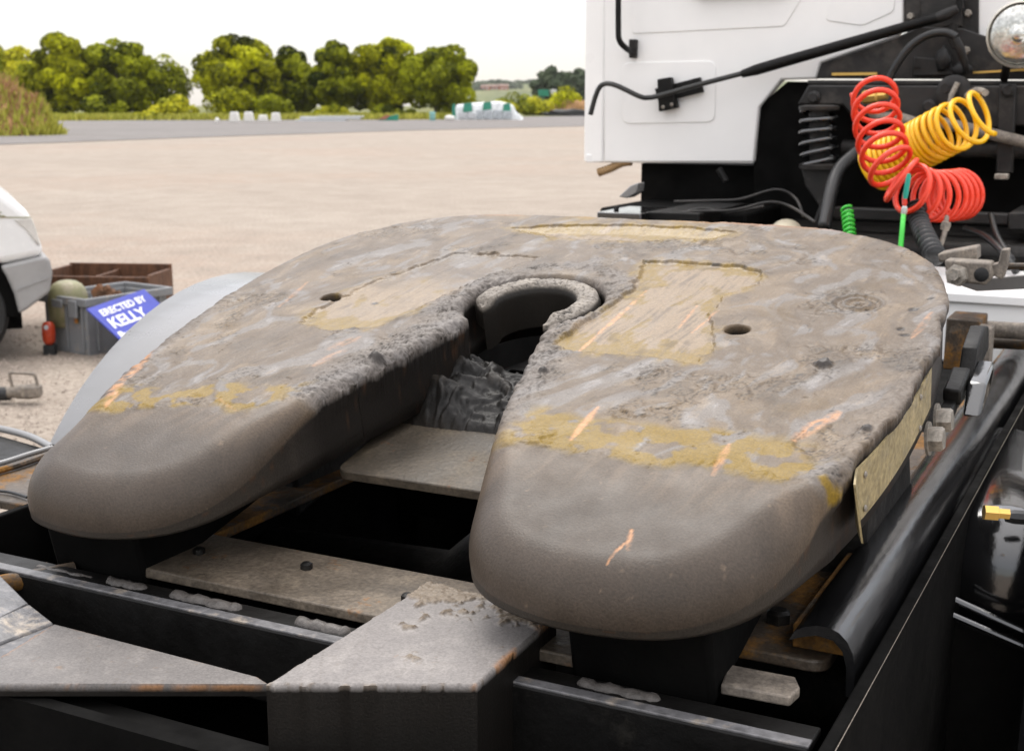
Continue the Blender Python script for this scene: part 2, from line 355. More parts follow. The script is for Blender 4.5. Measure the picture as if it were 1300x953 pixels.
# ragged rim of dried grease along the throat, both flanks; the steel itself stays clean at the horns
wig = fbm(U*38, Vv*38, 4)*.006+fbm(U*130, Vv*130, 3)*.0022
flank = np.maximum(ss(.42, .49, U)*ss(-.36, -.33, Vv)*ss(.2, .05, Vv), .5*ss(-.36, -.42, U)*ss(-.36, -.3, Vv)*ss(.1, -.1, Vv))
throat = ss(.14, .09, np.abs(U))*ss(-.02, -.05, Vv)*ss(-.31, -.26, Vv)
D = D0 + wig*np.clip(flank*.55+throat*.9, 0, 1.2) + .006*flank*(U > 0)*(.7+1.6*fbm(U*14, Vv*9, 2)+.5*fbm(U*45, Vv*45, 2))
holes = [(-.285, -.004, .0135), (.285, -.004, .0145)]
Hd = np.full(U.shape, 1e9)
for (a, b, r) in holes: Hd = np.minimum(Hd, np.hypot(U-a, (Vv-b))-r)
Dm = np.minimum(D, Hd)

def plate_fields(u, v, d, d0, hd):
    hornz = ss(-.26, -.42, v)
    Rl = .012+.033*hornz-.008*flank_m(u, v)*(1-hornz)*(u > 0)+.012*ss(-.33, -.41, u)*ss(.2, -.1, v)*(1-hornz)
    dd = np.maximum(d, 0)
    th = np.clip(dd/Rl, 0, 1)*math.pi/2
    lip = -Rl*(1-np.sin(th))
    shift = np.where(dd < Rl, dd-Rl*(1-np.cos(th)), 0)
    w = lip - .026*ss(-.31, -.54, v) - .0016*ss(-.2, -.36, v)
    hr = .003; tt = np.clip(hd/hr, 0, 1); w = w-np.where(hd < hr, hr*(1-np.sqrt(np.clip(1-(1-tt)**2, 0, 1))), 0)
    # --- where grease lies
    nb = fbm(u*14, v*14, 4); nb2 = fbm(u*60, v*60, 3)
    vb = -.345+.02*nb+.006*nb2-.045*ss(-.22, -.4, u)+.05*ss(-.2, -.1, u)*ss(0, -.1, u)
    gr = ss(-.006, .012, v-vb)                                   # 1 on the greased flat, 0 on the clean horns
    smear = ss(-.075, .0, v-vb)*(1-gr)                           # thin film dragged down on to the horn
    warp = fbm(u*6, v*6, 3)
    st = fbm(u*85-v*14+warp*2.2, v*5+u*2, 4)                     # drag streaks left by trailers, mostly fore and aft
    stf = fbm(u*210-v*30+warp*3, v*9, 3)
    rr_ = np.hypot(u, v-.04); an = np.arctan2(v-.04, u)
    arcs = fbm(rr_*75+warp*3, an*2.2+warp*2, 4)                  # and arcs round the kingpin
    st2 = np.where(u > .25, .55*st+.45*arcs, .8*st+.2*arcs)+.3*stf
    big = fbm(u*9, v*9, 4); med = fbm(u*30, v*30, 4)
    fine = fbm(u*150, v*150, 3)
    # --- worn-off windows (grease pushed off, film and yellow grease left)
    def win(poly, k=.004): return poly_sdf(u, v, poly) + fbm(u*45, v*45, 4)*k*2+fbm(u*150, v*150, 2)*k*.5
    pR = win([(.088, .205), (.123, .213), (.223, .207), (.259, .19), (.267, .147), (.236, .105), (.238, .037), (.262, -.02), (.278, -.06), (.27, -.108), (.2, -.102), (.128, -.108), (.09, -.095), (.1, 0.0), (.112, .1)])
    pL = win([(-.2, .2), (-.065, .203), (-.1, .13), (-.125, .04), (-.14, -.03), (-.16, -.085), (-.218, -.11), (-.268, -.1), (-.279, -.05), (-.262, .06)], .005)
    pF = win([(-.178, .32), (-.108, .345), (.009, .362), (.105, .362), (.178, .35), (.15, .31), (.038, .281), (-.084, .278)], .003)
    mR = ss(-.001, .002, pR); mL = ss(-.004, .004, pL); mF = ss(-.001, .003, pF)
    worn = np.maximum(np.maximum(mR, mL), mF)
    # --- crumbly, cracked grease
    crumb = np.maximum(ss(.085, .02, d0)*throat_m(u, v), ss(.045, .01, d0)*flank_m(u, v)*np.where(u > 0, .38, .8))
    crumb = np.maximum(crumb, ss(.03, .0, np.abs(np.hypot(u, v-.05)-.118))*ss(.05, .09, v)*ss(-.09, -.05, u)*.9)
    crumb = np.maximum(crumb, .8*ss(.022, 0, np.abs(v-.225-.03*nb))*ss(.09, .13, u)*ss(.29, .24, u)*.4)
    crumb = np.maximum(crumb, .35*ss(.02, 0, np.abs(v-vb-.014))*(nb > -.15))
    crumb = crumb*(1-worn)*gr
    cw = fbm(u*40, v*40, 3); rid = 1-np.abs(perlin(u*95+cw*3, v*48+cw*2)); rid2 = 1-np.abs(perlin(u*190+3+cw*3, v*120+5))
    crack = ss(.93, .99, rid)*ss(-.15, .25, med) + .6*ss(.95, .995, rid2)*ss(-.1, .2, cw)
    # long single cracks
    lc = 1-np.abs(perlin(u*13+warp*1.5+8, v*9+3.3)+.12*med); lcm = ss(.9965, .9995, lc)*gr*(1-worn)*ss(-.05, .2, fbm(u*7+4, v*7, 2))
    grip = gr*(1-worn)
    w1 = fbm(u*5+1, v*5, 3); s2 = fbm(u*24+w1*3+9, v*13-u*5+w1*2, 5)
    def terrace(t, n, a=.72):
        q = t*n; f = q-np.floor(q); return (np.floor(q)+ss(a, 1., f))/n, ss(a+.04, a+.14, f)*ss(1.0, .93, f)
    T1, L1 = terrace(fbm(u*17+cw*.9, v*12+u*3+cw*.7+warp, 5), 6)
    T2, L2 = terrace(fbm(u*74+cw*1.5, v*52+cw, 4), 5, .6)
    T3, L3 = terrace(fbm(u*180+cw*2, v*125+4, 3), 3, .55)
    sp1 = ss(.0, .25, fbm(u*9+2, v*9+7, 3)+.25*med+.1*ss(-.05, -.15, v)*ss(.05, .12, u)-.08)
    gh = ss(-.03, .035, v-vb)*(1-worn)
    w = w + gh*(.0022+.0014*big) + grip*(.0045*T1*(.2+.8*sp1)+.0008*s2+.0004*med+.0003*st2+.00016*stf+.00012*fine) + crumb*(.002+.0042*T2+.0026*T3+.0006*fine)-crumb*crack*.0024-lcm*.0016
    w = w - worn*.0009 + worn*.00035*st - mF*.005*ss(0, .03, pF)
    edge = np.maximum(np.maximum(ss(.006, .001, np.abs(pR))*ss(.02, .18, v), ss(.005, .001, np.abs(pF))*ss(.33, .3, v)), .5*ss(.005, .001, np.abs(pL)))*gr
    w = w + edge*.0016*(.5+nb2)
    # flank overhang
    w = w + ss(.03, .006, d0)*flank_m(u, v)*.004
    # pits and lumps
    for (a, b, r, hgt) in LUMPS:
        q = np.hypot((u-a), (v-b)*1.0)/r*(1+.5*fbm(u*120, v*120, 2)); w = w+hgt*ss(1, .35, q)
    swirl = np.hypot((u-.398)/.034, (v-.105)/.034); sm = ss(1.15, .8, swirl)
    w = w + sm*(-.0022+.0016*np.sin(swirl*15+3*an+warp*3))*gr
    # --- colours (each film, plus shade drawn at ledges and a window edge)
    C = np.empty(u.shape+(3,)); C[...] = (.138, .112, .086)
    w1 = fbm(u*5+1, v*5, 3); s1 = fbm(u*13-v*3+w1*2.2, v*6+u*2+w1*1.5, 5); s2 = fbm(u*24+w1*3+9, v*13-u*5+w1*2, 5); s3 = fbm(u*48+w1*3, v*26+4, 4)
    C = mix3(C, (.215, .177, .133), ss(-.05, .35, s1)*.75)
    C = mix3(C, (.2, .207, .235), ss(.06, .26, s2+.2*st)*.75); C = mix3(C, (.3, .32, .38), ss(.3, .48, s2*.8+.5*s3)*.6)
    C = mix3(C, (.06, .048, .036), ss(.08, .45, -s1*.7-s2*.4+.25*st2)*.6)
    C = mix3(C, (.28, .235, .18), ss(.14, .42, s3*.6+.4*s1-.2*stf)*.5)
    C = mix3(C, (.045, .036, .028), ss(.28, .5, med*.4+stf*.55+.35*s3)*.4)
    C = mix3(C, (.13, .09, .035), ss(.2, .42, fbm(u*11+31, v*11+7, 4))*.55)
    spd = fbm(u*130+7, v*95+3, 3); C = mix3(C, (.022, .018, .014), ss(.46, .55, spd)*ss(-.1, .3, s2)*.75); C = mix3(C, (.34, .3, .25), ss(.5, .6, -spd)*.4)
    C = mix3(C, (.24, .252, .295), crumb*.75)
    C = mix3(C, (.035, .03, .025), np.clip(crumb*crack*1.1+lcm*.85+crumb*L2*.75*ss(-.2, .2, cw)+crumb*L3*.35, 0, 1)*.85)
    C = mix3(C, (.022, .018, .015), grip*L1*ss(.12, .4, sp1*(.5+1.3*med))*.8)  # ledge lines darkened: cracks and ledge shadow put into the colour
    C = mix3(C, (.022, .019, .016), ss(.004, .001, np.abs(pR-.0005))*ss(.17, .19, v)*ss(-.1, .15, med)*.9)  # dark line at the worn window's top edge: crack and drawn shadow
    Y = np.array((.235, .165, .005))
    yn = fbm(u*34, v*34, 4); yst = fbm(u*60+v*26+warp*4, v*14-u*9, 3)
    pale = np.array((.29, .24, .18))
    def worn_col(C, m, p, yw):
        yel = ss(-.04, .2, fbm(u*24+p*9, v*17, 5)*1.1+.35*st+.2*stf+yw)*np.clip(.8+.5*fbm(u*160, v*60, 2), 0, 1)
        c2 = np.empty_like(C); c2[...] = pale; c2 = mix3(c2, (.125, .1, .075), ss(-.05, .4, .55*st+.55*stf+.3*yst)*.75); c2 = mix3(c2, (.3, .262, .22), ss(.05, .35, fbm(u*26+3, v*12, 4)-.3*stf)*.6); c2 = mix3(c2, Y, yel*.95); c2 = mix3(c2, (.1, .07, .03), ss(.12, .4, med+.4*yn)*yel*.65)
        return C*(1-m[..., None])+c2*m[..., None]
    soft = lambda p, k: ss(-.014, .009, p+.026*fbm(u*42+k, v*22, 5))
    cR = soft(pR, 0); cL = soft(pL, 5)*np.clip(ss(.12, -.04, v+.12*nb+.1*(u+.16))+.1, 0, 1); cF = soft(pF, 9)
    C = worn_col(C, cR, pR, .42*ss(-.03, -.09, v)+.3*ss(.03, .004, pR)+.3*ss(.16, .1, u)*ss(.1, .17, v)-.17); C = worn_col(C, cL, pL, .6*ss(.03, .01, pL)*ss(.02, -.06, v)+.5*ss(-.05, -.08, v)-.16); C = worn_col(C, cF, pF, .5-.75*ss(.012, .03, pF)*ss(.33, .31, v))
    # yellow grease squeezed out along the foot of the flat
    bandR = ss(.056, .03, np.abs(v+.305+.02*nb))*ss(.12, .16, u)*ss(.46, .42, u)*ss(-.3, .0, yn+.3*nb)
    bandL = ss(.042, .02, np.abs(v-vb-.03))*ss(-.12, -.18, u)*ss(-.1, .12, yn)*ss(-.41, -.38, u)
    bandR2 = ss(.03, .01, np.abs(v-vb-.022))*ss(.36, .4, u)*ss(-.1, .15, yn)
    C = mix3(C, Y, np.clip(1.2*bandR+1.2*bandL+bandR2, 0, 1)*.95*gr)
    # front lip rubbed to yellow and primer
    C = mix3(C, (.42, .2, .085), ss(.022, .006, d0)*ss(.36, .385, v)*ss(-.1, .2, nb+ss(.1, .3, u)*.5)*.8)
    C = mix3(C, Y*1.15, ss(.04, .012, d0)*ss(.33, .37, v)*ss(.2, .0, u)*ss(-.25, -.05, u)*ss(-.25, .1, nb)*.7)
    C = C*np.array((.73, .635, .51))
    # bare horns: dark mill scale paint, dusty film towards the grease
    H = np.empty_like(C); H[...] = (.043, .037, .032); H = mix3(H, (.054, .048, .043), ss(-.15, .3, big)*.6); H = mix3(H, (.034, .03, .026), ss(.0, .35, fbm(u*22, v*22, 4))*.5)
    H = mix3(H, (.1, .083, .066), smear*(.42+.4*ss(-.2, .3, st)))
    spk = ss(.58, .68, fbm(u*95+31, v*95, 2)); H = mix3(H, (.12, .1, .08), spk*.6)
    H = H*np.array((1.25, 1.09, .93))
    C = H*(1-gr[..., None])+C*gr[..., None]
    # side faces and rolled edges keep less grease
    # orange scrapes through to primer and rust
    so_ = 0
    for (a, b, wd, st_) in SCRAPES:
        dl, t = seg_dist(u, v, a, b); wv = wd*(.55+.45*np.sin(t*math.pi))*(1+.6*fbm(u*60, v*60, 3))
        k = ss(wv, wv*.3, dl)*st_*np.clip(.6+.9*fbm(u*110, v*110, 2)+.9*stf+.5*st, 0, 1); C = mix3(C, (.52, .25, .11), k); w = w-.0006*k
    for (a, b, r, hgt) in LUMPS:
        q = np.hypot((u-a), (v-b))/r*(1+.5*fbm(u*120, v*120, 2)); C = mix3(C, (.035, .03, .027), ss(1.05, .6, q)*.9)
    C = mix3(C, (.06, .05, .042), sm*gr*ss(.3, .9, np.sin(swirl*15+3*an+warp*3))*.6)
    rough = np.clip(.42+.12*med+.1*(1-gr)*.3-.1*worn+.12*crumb, .28, .8)
    return w, shift, C, rough
def throat_m(u, v): return ss(.17, .12, np.abs(u+.01))*ss(.16, .1, v)*ss(-.315, -.285, v)*np.where(u < 0, 1, .8)
def flank_m(u, v): return np.maximum(ss(.4, .45, u)*ss(-.37, -.345, v)*ss(.24, .1, v), .7*ss(-.33, -.4, u)*ss(-.42, -.35, v)*ss(.05, -.15, v))
LUMPS = [(*(0.406, -0.085), .011, .007), (*(-0.1, -0.184), .01, .007), (*(0.114, -0.172), .006, .004), (*(0.466, 0.095), .008, -.002), (*(0.463, 0.034), .006, -.002), (*(0.471, 0.017), .007, -.002),
         (*(-0.213, -0.007), .006, -.001), (*(0.478, 0.128), .005, -.002), (*(-0.25, 0.103), .005, -.001), (*(0.484, -0.232), .007, .003)]
SCRAPES = [((0.131, 0.105), (0.126, -0.1), .0045, .95), ((0.245, 0.048), (0.235, -0.018), .004, .8), ((0.212, 0.066), (0.215, -0.015), .003, .7), ((0.448, -0.195), (0.422, -0.259), .011, .8),
           ((0.488, 0.081), (0.481, 0.007), .007, .55), ((0.209, -0.239), (0.212, -0.317), .006, .8), ((-0.427, -0.187), (-0.381, -0.299), .009, .75), ((-0.39, -0.296), (-0.357, -0.366), .009, .7),
           ((-0.356, 0.042), (-0.335, -0.054), .005, .4), ((-0.163, -0.125), (-0.177, -0.167), .012, .3), ((-0.156, -0.162), (-0.168, -0.214), .01, .3), ((0.322, -0.435), (0.329, -0.461), .004, .9), ((0.324, -0.449), (0.316, -0.476), .0022, .9),
           ((-0.11, -0.505), (-0.14, -0.546), .003, .75), ((0.218, -0.525), (0.246, -0.56), .004, .5), ((0.365, -0.286), (0.368, -0.343), .006, .5), ((-0.231, -0.32), (-0.187, -0.342), .003, .3)]
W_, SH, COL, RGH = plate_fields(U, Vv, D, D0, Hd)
gu, gv = np.gradient(Dm, h)
gl = np.maximum(np.hypot(gu, gv), 1e-6); gu /= gl; gv /= gl
keepv = Dm > 0
cell = keepv[:-1, :-1] | keepv[1:, :-1] | keepv[:-1, 1:] | keepv[1:, 1:]
PU, PV = U-gu*SH, Vv-gv*SH
outm = ~keepv
PU = np.where(outm, U-gu*Dm, PU); PV = np.where(outm, Vv-gv*Dm, PV)
nv = U.size; idx = np.arange(nv).reshape(U.shape)
ci, cj = np.nonzero(cell)
quads = np.stack([idx[ci, cj], idx[ci+1, cj], idx[ci+1, cj+1], idx[ci, cj+1]], 1)
used = np.unique(quads); remap = -np.ones(nv, int); remap[used] = np.arange(len(used)); quads = remap[quads]
co = np.stack([PU.ravel()[used], PV.ravel()[used], W_.ravel()[used]], 1); al = COL.reshape(-1, 3)[used]; ro = RGH.ravel()[used]
# side wall: drop the open edges, rings coloured dark, grease and shade together
e = np.concatenate([quads[:, [0, 1]], quads[:, [1, 2]], quads[:, [2, 3]], quads[:, [3, 0]]]); key = np.sort(e, 1); uq, inv, cnt = np.unique(key, axis=0, return_inverse=True, return_counts=True)
be = e[cnt[inv.ravel()] == 1]; bv = np.unique(be); bm_ = -np.ones(len(co), int); bm_[bv] = np.arange(len(bv))
levels = [(.1, -1), (.3, 0), (.5, 0), (.75, 0), (1., 0), (1., .02)]
allc = [co]; alla = [al]; allr = [ro]; allf = [quads]; prev = bv; base = co[bv]
gU = gu.ravel()[used][bv]; gV = gv.ravel()[used][bv]; off = len(co)
d0b = bil(CS, base[:, 0], base[:, 1]); e0 = .002
g0u = (bil(CS, base[:, 0]+e0, base[:, 1])-bil(CS, base[:, 0]-e0, base[:, 1])); g0v = (bil(CS, base[:, 0], base[:, 1]+e0)-bil(CS, base[:, 0], base[:, 1]-e0)); g0 = np.maximum(np.hypot(g0u, g0v), 1e-6)
inhole = Hd.ravel()[used][bv] < .003
steel = np.stack([base[:, 0]-g0u/g0*(d0b-.003)*(~inhole), base[:, 1]-g0v/g0*(d0b-.003)*(~inhole)], 1)
horn_b = ss(-.3, -.4, base[:, 1])
wn_ = fbm(base[:, 0]*25, base[:, 1]*25, 3)
for (t, ins) in levels:
    p = base.copy(); zb = np.minimum(-.086+.006*horn_b, base[:, 2]-.002); p[:, 2] = base[:, 2]*(1-t)+zb*t
    if ins >= 0: p[:, :2] = steel*(1-horn_b[:, None])+p[:, :2]*horn_b[:, None]
    p[:, 0] += g0u/g0*max(ins, 0)*(~inhole); p[:, 1] += g0v/g0*max(ins, 0)*(~inhole)
    c = np.empty((len(bv), 3)); c[:] = (.024, .02, .017); c = mix3(c, (.045, .037, .03), ss(-.1, .4, wn_)*.5); c = mix3(c, (.011, .009, .0075), throat_m(base[:, 0], base[:, 1]))  # throat wall darkest: dark grease with its shade in the colour
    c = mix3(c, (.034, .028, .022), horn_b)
    c = mix3(c, (.07, .034, .016), ss(.25, .5, fbm(base[:, 0]*40+9, base[:, 1]*40+t*3, 3))*.5)
    nid = np.arange(off, off+len(bv)); a0 = prev[bm_[be[:, 0]]]; a1 = prev[bm_[be[:, 1]]]; b0 = nid[bm_[be[:, 0]]]; b1 = nid[bm_[be[:, 1]]]
    allf.append(np.stack([a1, a0, b0, b1], 1)); allc.append(p); alla.append(c); allr.append(np.full(len(bv), .5)); prev = nid; off += len(bv)
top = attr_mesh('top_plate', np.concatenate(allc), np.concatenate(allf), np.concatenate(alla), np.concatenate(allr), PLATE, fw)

# locking jaw: the thick C-shaped ring round the kingpin hole, caked in grease
na, nr_ = 260, 46
A_, T_ = np.meshgrid(np.linspace(R(-56), R(192), na), np.linspace(0, 1, nr_), indexing='ij')
ri, ro_ = .053, .0865
prof = [(ri, -.06), (ri, -.012), (ri+.0035, -.003), (ri+.008, 0), (ro_-.008, 0), (ro_-.003, -.004), (ro_, -.012), (ro_, -.03)]
pl = np.cumsum([0]+[math.hypot(prof[i+1][0]-prof[i][0], prof[i+1][1]-prof[i][1])*(1 if 0 < i < 6 else .35) for i in range(len(prof)-1)]); pl /= pl[-1]
rr = np.interp(T_, pl, [p[0] for p in prof]); ww = np.interp(T_, pl, [p[1] for p in prof])
fe = np.sqrt(np.clip(ss(R(-56), R(-40), A_)*ss(R(192), R(180), A_), 0, 1)); rr = .07+(rr-.07)*fe
x = rr*np.cos(A_); y = .04+rr*np.sin(A_)
nn = fbm(x*38+3, y*38, 4); n3 = fbm(x*150, y*150, 3); rid = 1-np.abs(perlin(x*95+7+nn*2, y*95)); topm = ss(-.008, -.001, ww)
ends = ss(R(-56), R(-38), A_)*ss(R(192), R(178), A_)
ww = ww+.003+topm*(.0035*nn+.0016*(np.floor(n3*4)/4)-.0025*ss(.93, .99, rid)) - (1-ends)*.012
x = x+topm*.001*n3; y = y+topm*.001*nn
cc = np.empty(x.shape+(3,)); cc[...] = (.18, .157, .132); cc = mix3(cc, (.24, .21, .175), ss(-.1, .35, nn)); cc = mix3(cc, (.03, .026, .022), ss(.9, .985, rid)*.85*topm); cc = mix3(cc, (.014, .0115, .009), 1-topm)  # sides and inner wall darkened, recess shade put into the colour
ii = np.arange(na*nr_).reshape(na, nr_)
q = np.stack([ii[:-1, :-1], ii[1:, :-1], ii[1:, 1:], ii[:-1, 1:]], -1).reshape(-1, 4)
capq = []
jaw = attr_mesh('locking_jaw', np.stack([x, y, ww], -1).reshape(-1, 3), q, cc.reshape(-1, 3), np.full(na*nr_, .5), PLATE, fw)

def fwpart(name, mb, mat, **k): return mb.build(name, mat, fw, world=False, **k)
# guide plate seen between the horns
def round_poly(pts, r, n=5):
    out = []; N = len(pts)
    for i in range(N):
        a, b, c = (Vector(pts[i-1]), Vector(pts[i]), Vector(pts[(i+1) % N])); p = b+(a-b).normalized()*r; q = b+(c-b).normalized()*r
        for k in range(n+1):
            t = k/n; out.append(p*(1-t)**2+b*2*t*(1-t)+q*t*t)
    return out
gp = round_poly([(-.118, -.275, -.1), (.16, -.275, -.1), (.16, -.08, -.1), (-.118, -.08, -.1)], .018)
fwpart('guide_plate', MB().prism(gp, (0, 0, -.012)), pmat('dirty_guide_steel', (.065, .052, .037), .55, var=.5, scale=9, bump=.5, bscale=150, dust=.25, dustc=(.105, .082, .053), rust=.12, rscale=20, rustc=(.12, .05, .02)), bevel=.0015)
gn = 150; GU, GV = np.meshgrid(np.linspace(-.15, .11, gn), np.linspace(-.165, .14, gn), indexing='ij')
cwg = fbm(GU*30, GV*30, 3); q1 = fbm(GU*26+cwg*1.2, GV*22, 3); q2 = 1-np.abs(fbm(GU*60+cwg*2, GV*38+3, 3)); lw = -.058-.14*ss(-.035, -.14, GU)*0
hl0 = (ss(-.16, -.11, GV)*ss(.05, -.05, GV))*(.024+.02*ss(.0, -.06, GU)+.012*ss(-.1, -.03, GV)) - .05*ss(-.03, .04, GV)
GW = -.103+hl0*(1+.35*q1)+.007*(np.floor(q1*5)/5)*ss(-.165, -.13, GV)+.002*(q2-.6)-.02*ss(-.135, -.165, GV)
GC = np.empty(GU.shape+(3,)); GC[...] = (.007, .006, .005); GC = mix3(GC, (.022, .018, .014), ss(.1, .45, q1)*ss(.6, .95, q2)); GC = mix3(GC, (.04, .033, .026), ss(-.13, -.16, GV)*.6); gi = np.arange(gn*gn).reshape(gn, gn)
tag(attr_mesh('grease_fill', np.stack([GU, GV, GW], -1).reshape(-1, 3), np.stack([gi[:-1, :-1], gi[1:, :-1], gi[1:, 1:], gi[:-1, 1:]], -1).reshape(-1, 4), GC.reshape(-1, 3), np.full(gn*gn, .5), PLATE, fw), kind='stuff')
# pedestals and ribs under the plate
for sgn in (-1, 1):
    fwpart('pedestal', MB().prism([(sgn*.3, -.14, -.27), (sgn*.3, .14, -.27), (sgn*.3, .09, -.03), (sgn*.3, -.09, -.03)], (sgn*.16, 0, 0)), SOOT, bevel=.006)
    fwpart('rib', MB().box((sgn*.24-.008, -.42, -.1), (sgn*.24+.008, .3, -.02)), SOOT)
    fwpart('stop_block', MB().box((sgn*.33-.07, -.46, -.175), (sgn*.33+.07, -.2, -.06)), VOID, bevel=.006)
# name plate riveted to the right flank
fl = [(u, v) for (u, v) in right if -.325 < v < -.03 and u > .42]
fl.sort(key=lambda p: p[1])
npv = MB(); vs3 = []; nL = len(fl)
for i, (u, v) in enumerate(fl):
    t = i/(nL-1); bend = .012*max(0, 1-t/.12)
    for (o_, ww_) in ((.0035+bend, -.008-.006*t), (.0035+bend*1.6, -.068+.008*t), (.0015+bend, -.008-.006*t), (.0015+bend*1.6, -.068+.008*t)):
        vs3.append((u+o_, v, ww_))
fs3 = []
for i in range(nL-1):
    a = i*4; b = a+4; fs3 += [(a, a+1, b+1, b), (a+2, b+2, b+3, a+3), (a, b, b+2, a+2), (a+1, a+3, b+3, b+1)]
fs3 += [(0, 2, 3, 1), ((nL-1)*4, (nL-1)*4+1, (nL-1)*4+3, (nL-1)*4+2)]
nplate = fwpart('name_plate', npv.add(vs3, fs3), TANTAG)
for (i, ww_) in ((3, -.022), (3, -.058), (nL-4, -.022), (nL-4, -.058)):
    u, v = fl[i]
    MB().lathe([(.0035, 0), (.003, .0015), (.001, .0022)], (u+.0037, v, ww_), (1, 0, 0), 10).build('rivet', STEEL, fw, world=False, smooth=1)
# release handle, pivot bracket and bolts on the right flank
fwpart('pivot_bracket', MB().prism([(.506, .16, -.125), (.506, .31, -.13), (.506, .3, -.095), (.506, .26, -.08), (.506, .2, -.085)], (.018, 0, 0)), BLACK, bevel=.002)
fwpart('release_handle', MB().prism([(.522, .1, -.132), (.522, .18, -.13), (.522, .215, -.106), (.522, .14, -.104)], (.022, 0, 0)), GLOSSB, bevel=.004)
fwpart('locking_pawl', MB().box((.5, .1, -.118), (.521, .17, -.098)), BLACK, bevel=.003)
fwpart('locking_pawl', MB().box((.5, .07, -.13), (.516, .11, -.112)), BLACK, bevel=.003)
for (vv, wz) in ((.03, -.105), (-.025, -.102)):
    fwpart('bolt', MB().lathe([(.0145, 0), (.0145, .012), (.012, .015)], (.508, vv, wz), (1, .0, .1), 6), STEEL, smooth=1)
    fwpart('washer', MB().lathe([(.019, 0), (.019, .003)], (.505, vv, wz), (1, 0, .1), 18), STEEL, smooth=1)
#TRUCK
# ------------------------------------------------------------------ the lorry that carries it
tk = thing('truck', (0, 0, 0), 'white cabbed lorry with black chassis, rusty deck, silver mudguard and work lamp', 'truck')
def tp(name, mb, mat, parent=None, **k): return mb.build(name, mat, parent or tk, **k)
# rear deck and cross members
deck = tp('mounting_deck', MB().prism(round_poly([(.26, -.318, .95), (.478, -.318, .95), (.478, .62, .95), (.26, .62, .95)], .02), (0, 0, -.012)), RUST, bevel=.002)
tp('mounting_deck', MB().prism(round_poly([(-.75, -.3, .949), (-.27, -.3, .949), (-.27, .62, .949), (-.75, .62, .949)], .02), (0, 0, -.012)), RUST, bevel=.002)
tp('beam_lip', MB().box((-.8, -.469, .9395), (.5, -.455, .9425)), DGREYP, bevel=.001)
tp('cross_plate', MB().box((-.287, -.41, .938), (.29, -.282, .95)), pmat('worn_cross_steel', (.115, .092, .068), .5, var=.4, scale=14, bump=.5, bscale=140, rust=.14, rustc=(.2, .09, .025), rscale=11, dust=.25, dustc=(.18, .145, .105)), bevel=.002)
tp('cross_beam', MB().prism([(-.8, -.47, .94), (-.8, -.425, .94), (-.8, -.425, .932), (-.8, -.461, .932), (-.8, -.461, .86), (-.8, -.47, .86)], (1.3, 0, 0)), BLACK, bevel=.002)
for (a, b, rr_) in ((-.4, -.31, .006), (-.29, -.235, .011), (-.2, -.105, .012), (-.035, .03, .012), (.28, .36, .011)):
    w_ = MB(); n = 18
    pts = [(a+(b-a)*k/n, -.44+.0012*math.sin(k*.9), .937+.0006*math.sin(k*1.1)) for k in range(n+1)]
    w_.tube(pts, [rr_*.8*(.4 if k in (0, n) else .9+.06*math.sin(k*1.3+a*40)+.05*math.sin(k*2.9)) for k in range(n+1)], 10)
    tp('weld_bead', w_, WELD, smooth=2)
tp('gusset', MB().prism([(0.3955, -0.3549, 0.948), (0.4581, -0.3536, 0.948), (0.4679, -0.3743, 0.948), (0.4648, -0.3971, 0.948), (0.4027, -0.4003, 0.948)], (0, 0, -.01)), DUSTY, bevel=.002)
for (a, b) in ((-.33, -.2), (-.41, -.1), (-.36, .2), (.41, -.24), (.36, .45)):
    tp('deck_bolt', MB().lathe([(.013, 0), (.013, .01), (.009, .013)], (a, b, .95), (0, 0, 1), 6), SOOT, smooth=1)
for (a, b) in ((-.24, -.345), (-.1, -.33), (.05, -.36)):
    tp('deck_bolt', MB().lathe([(.007, 0), (.007, .006), (.004, .008)], (a, b, .95), (0, 0, 1), 6), SOOT, smooth=1)
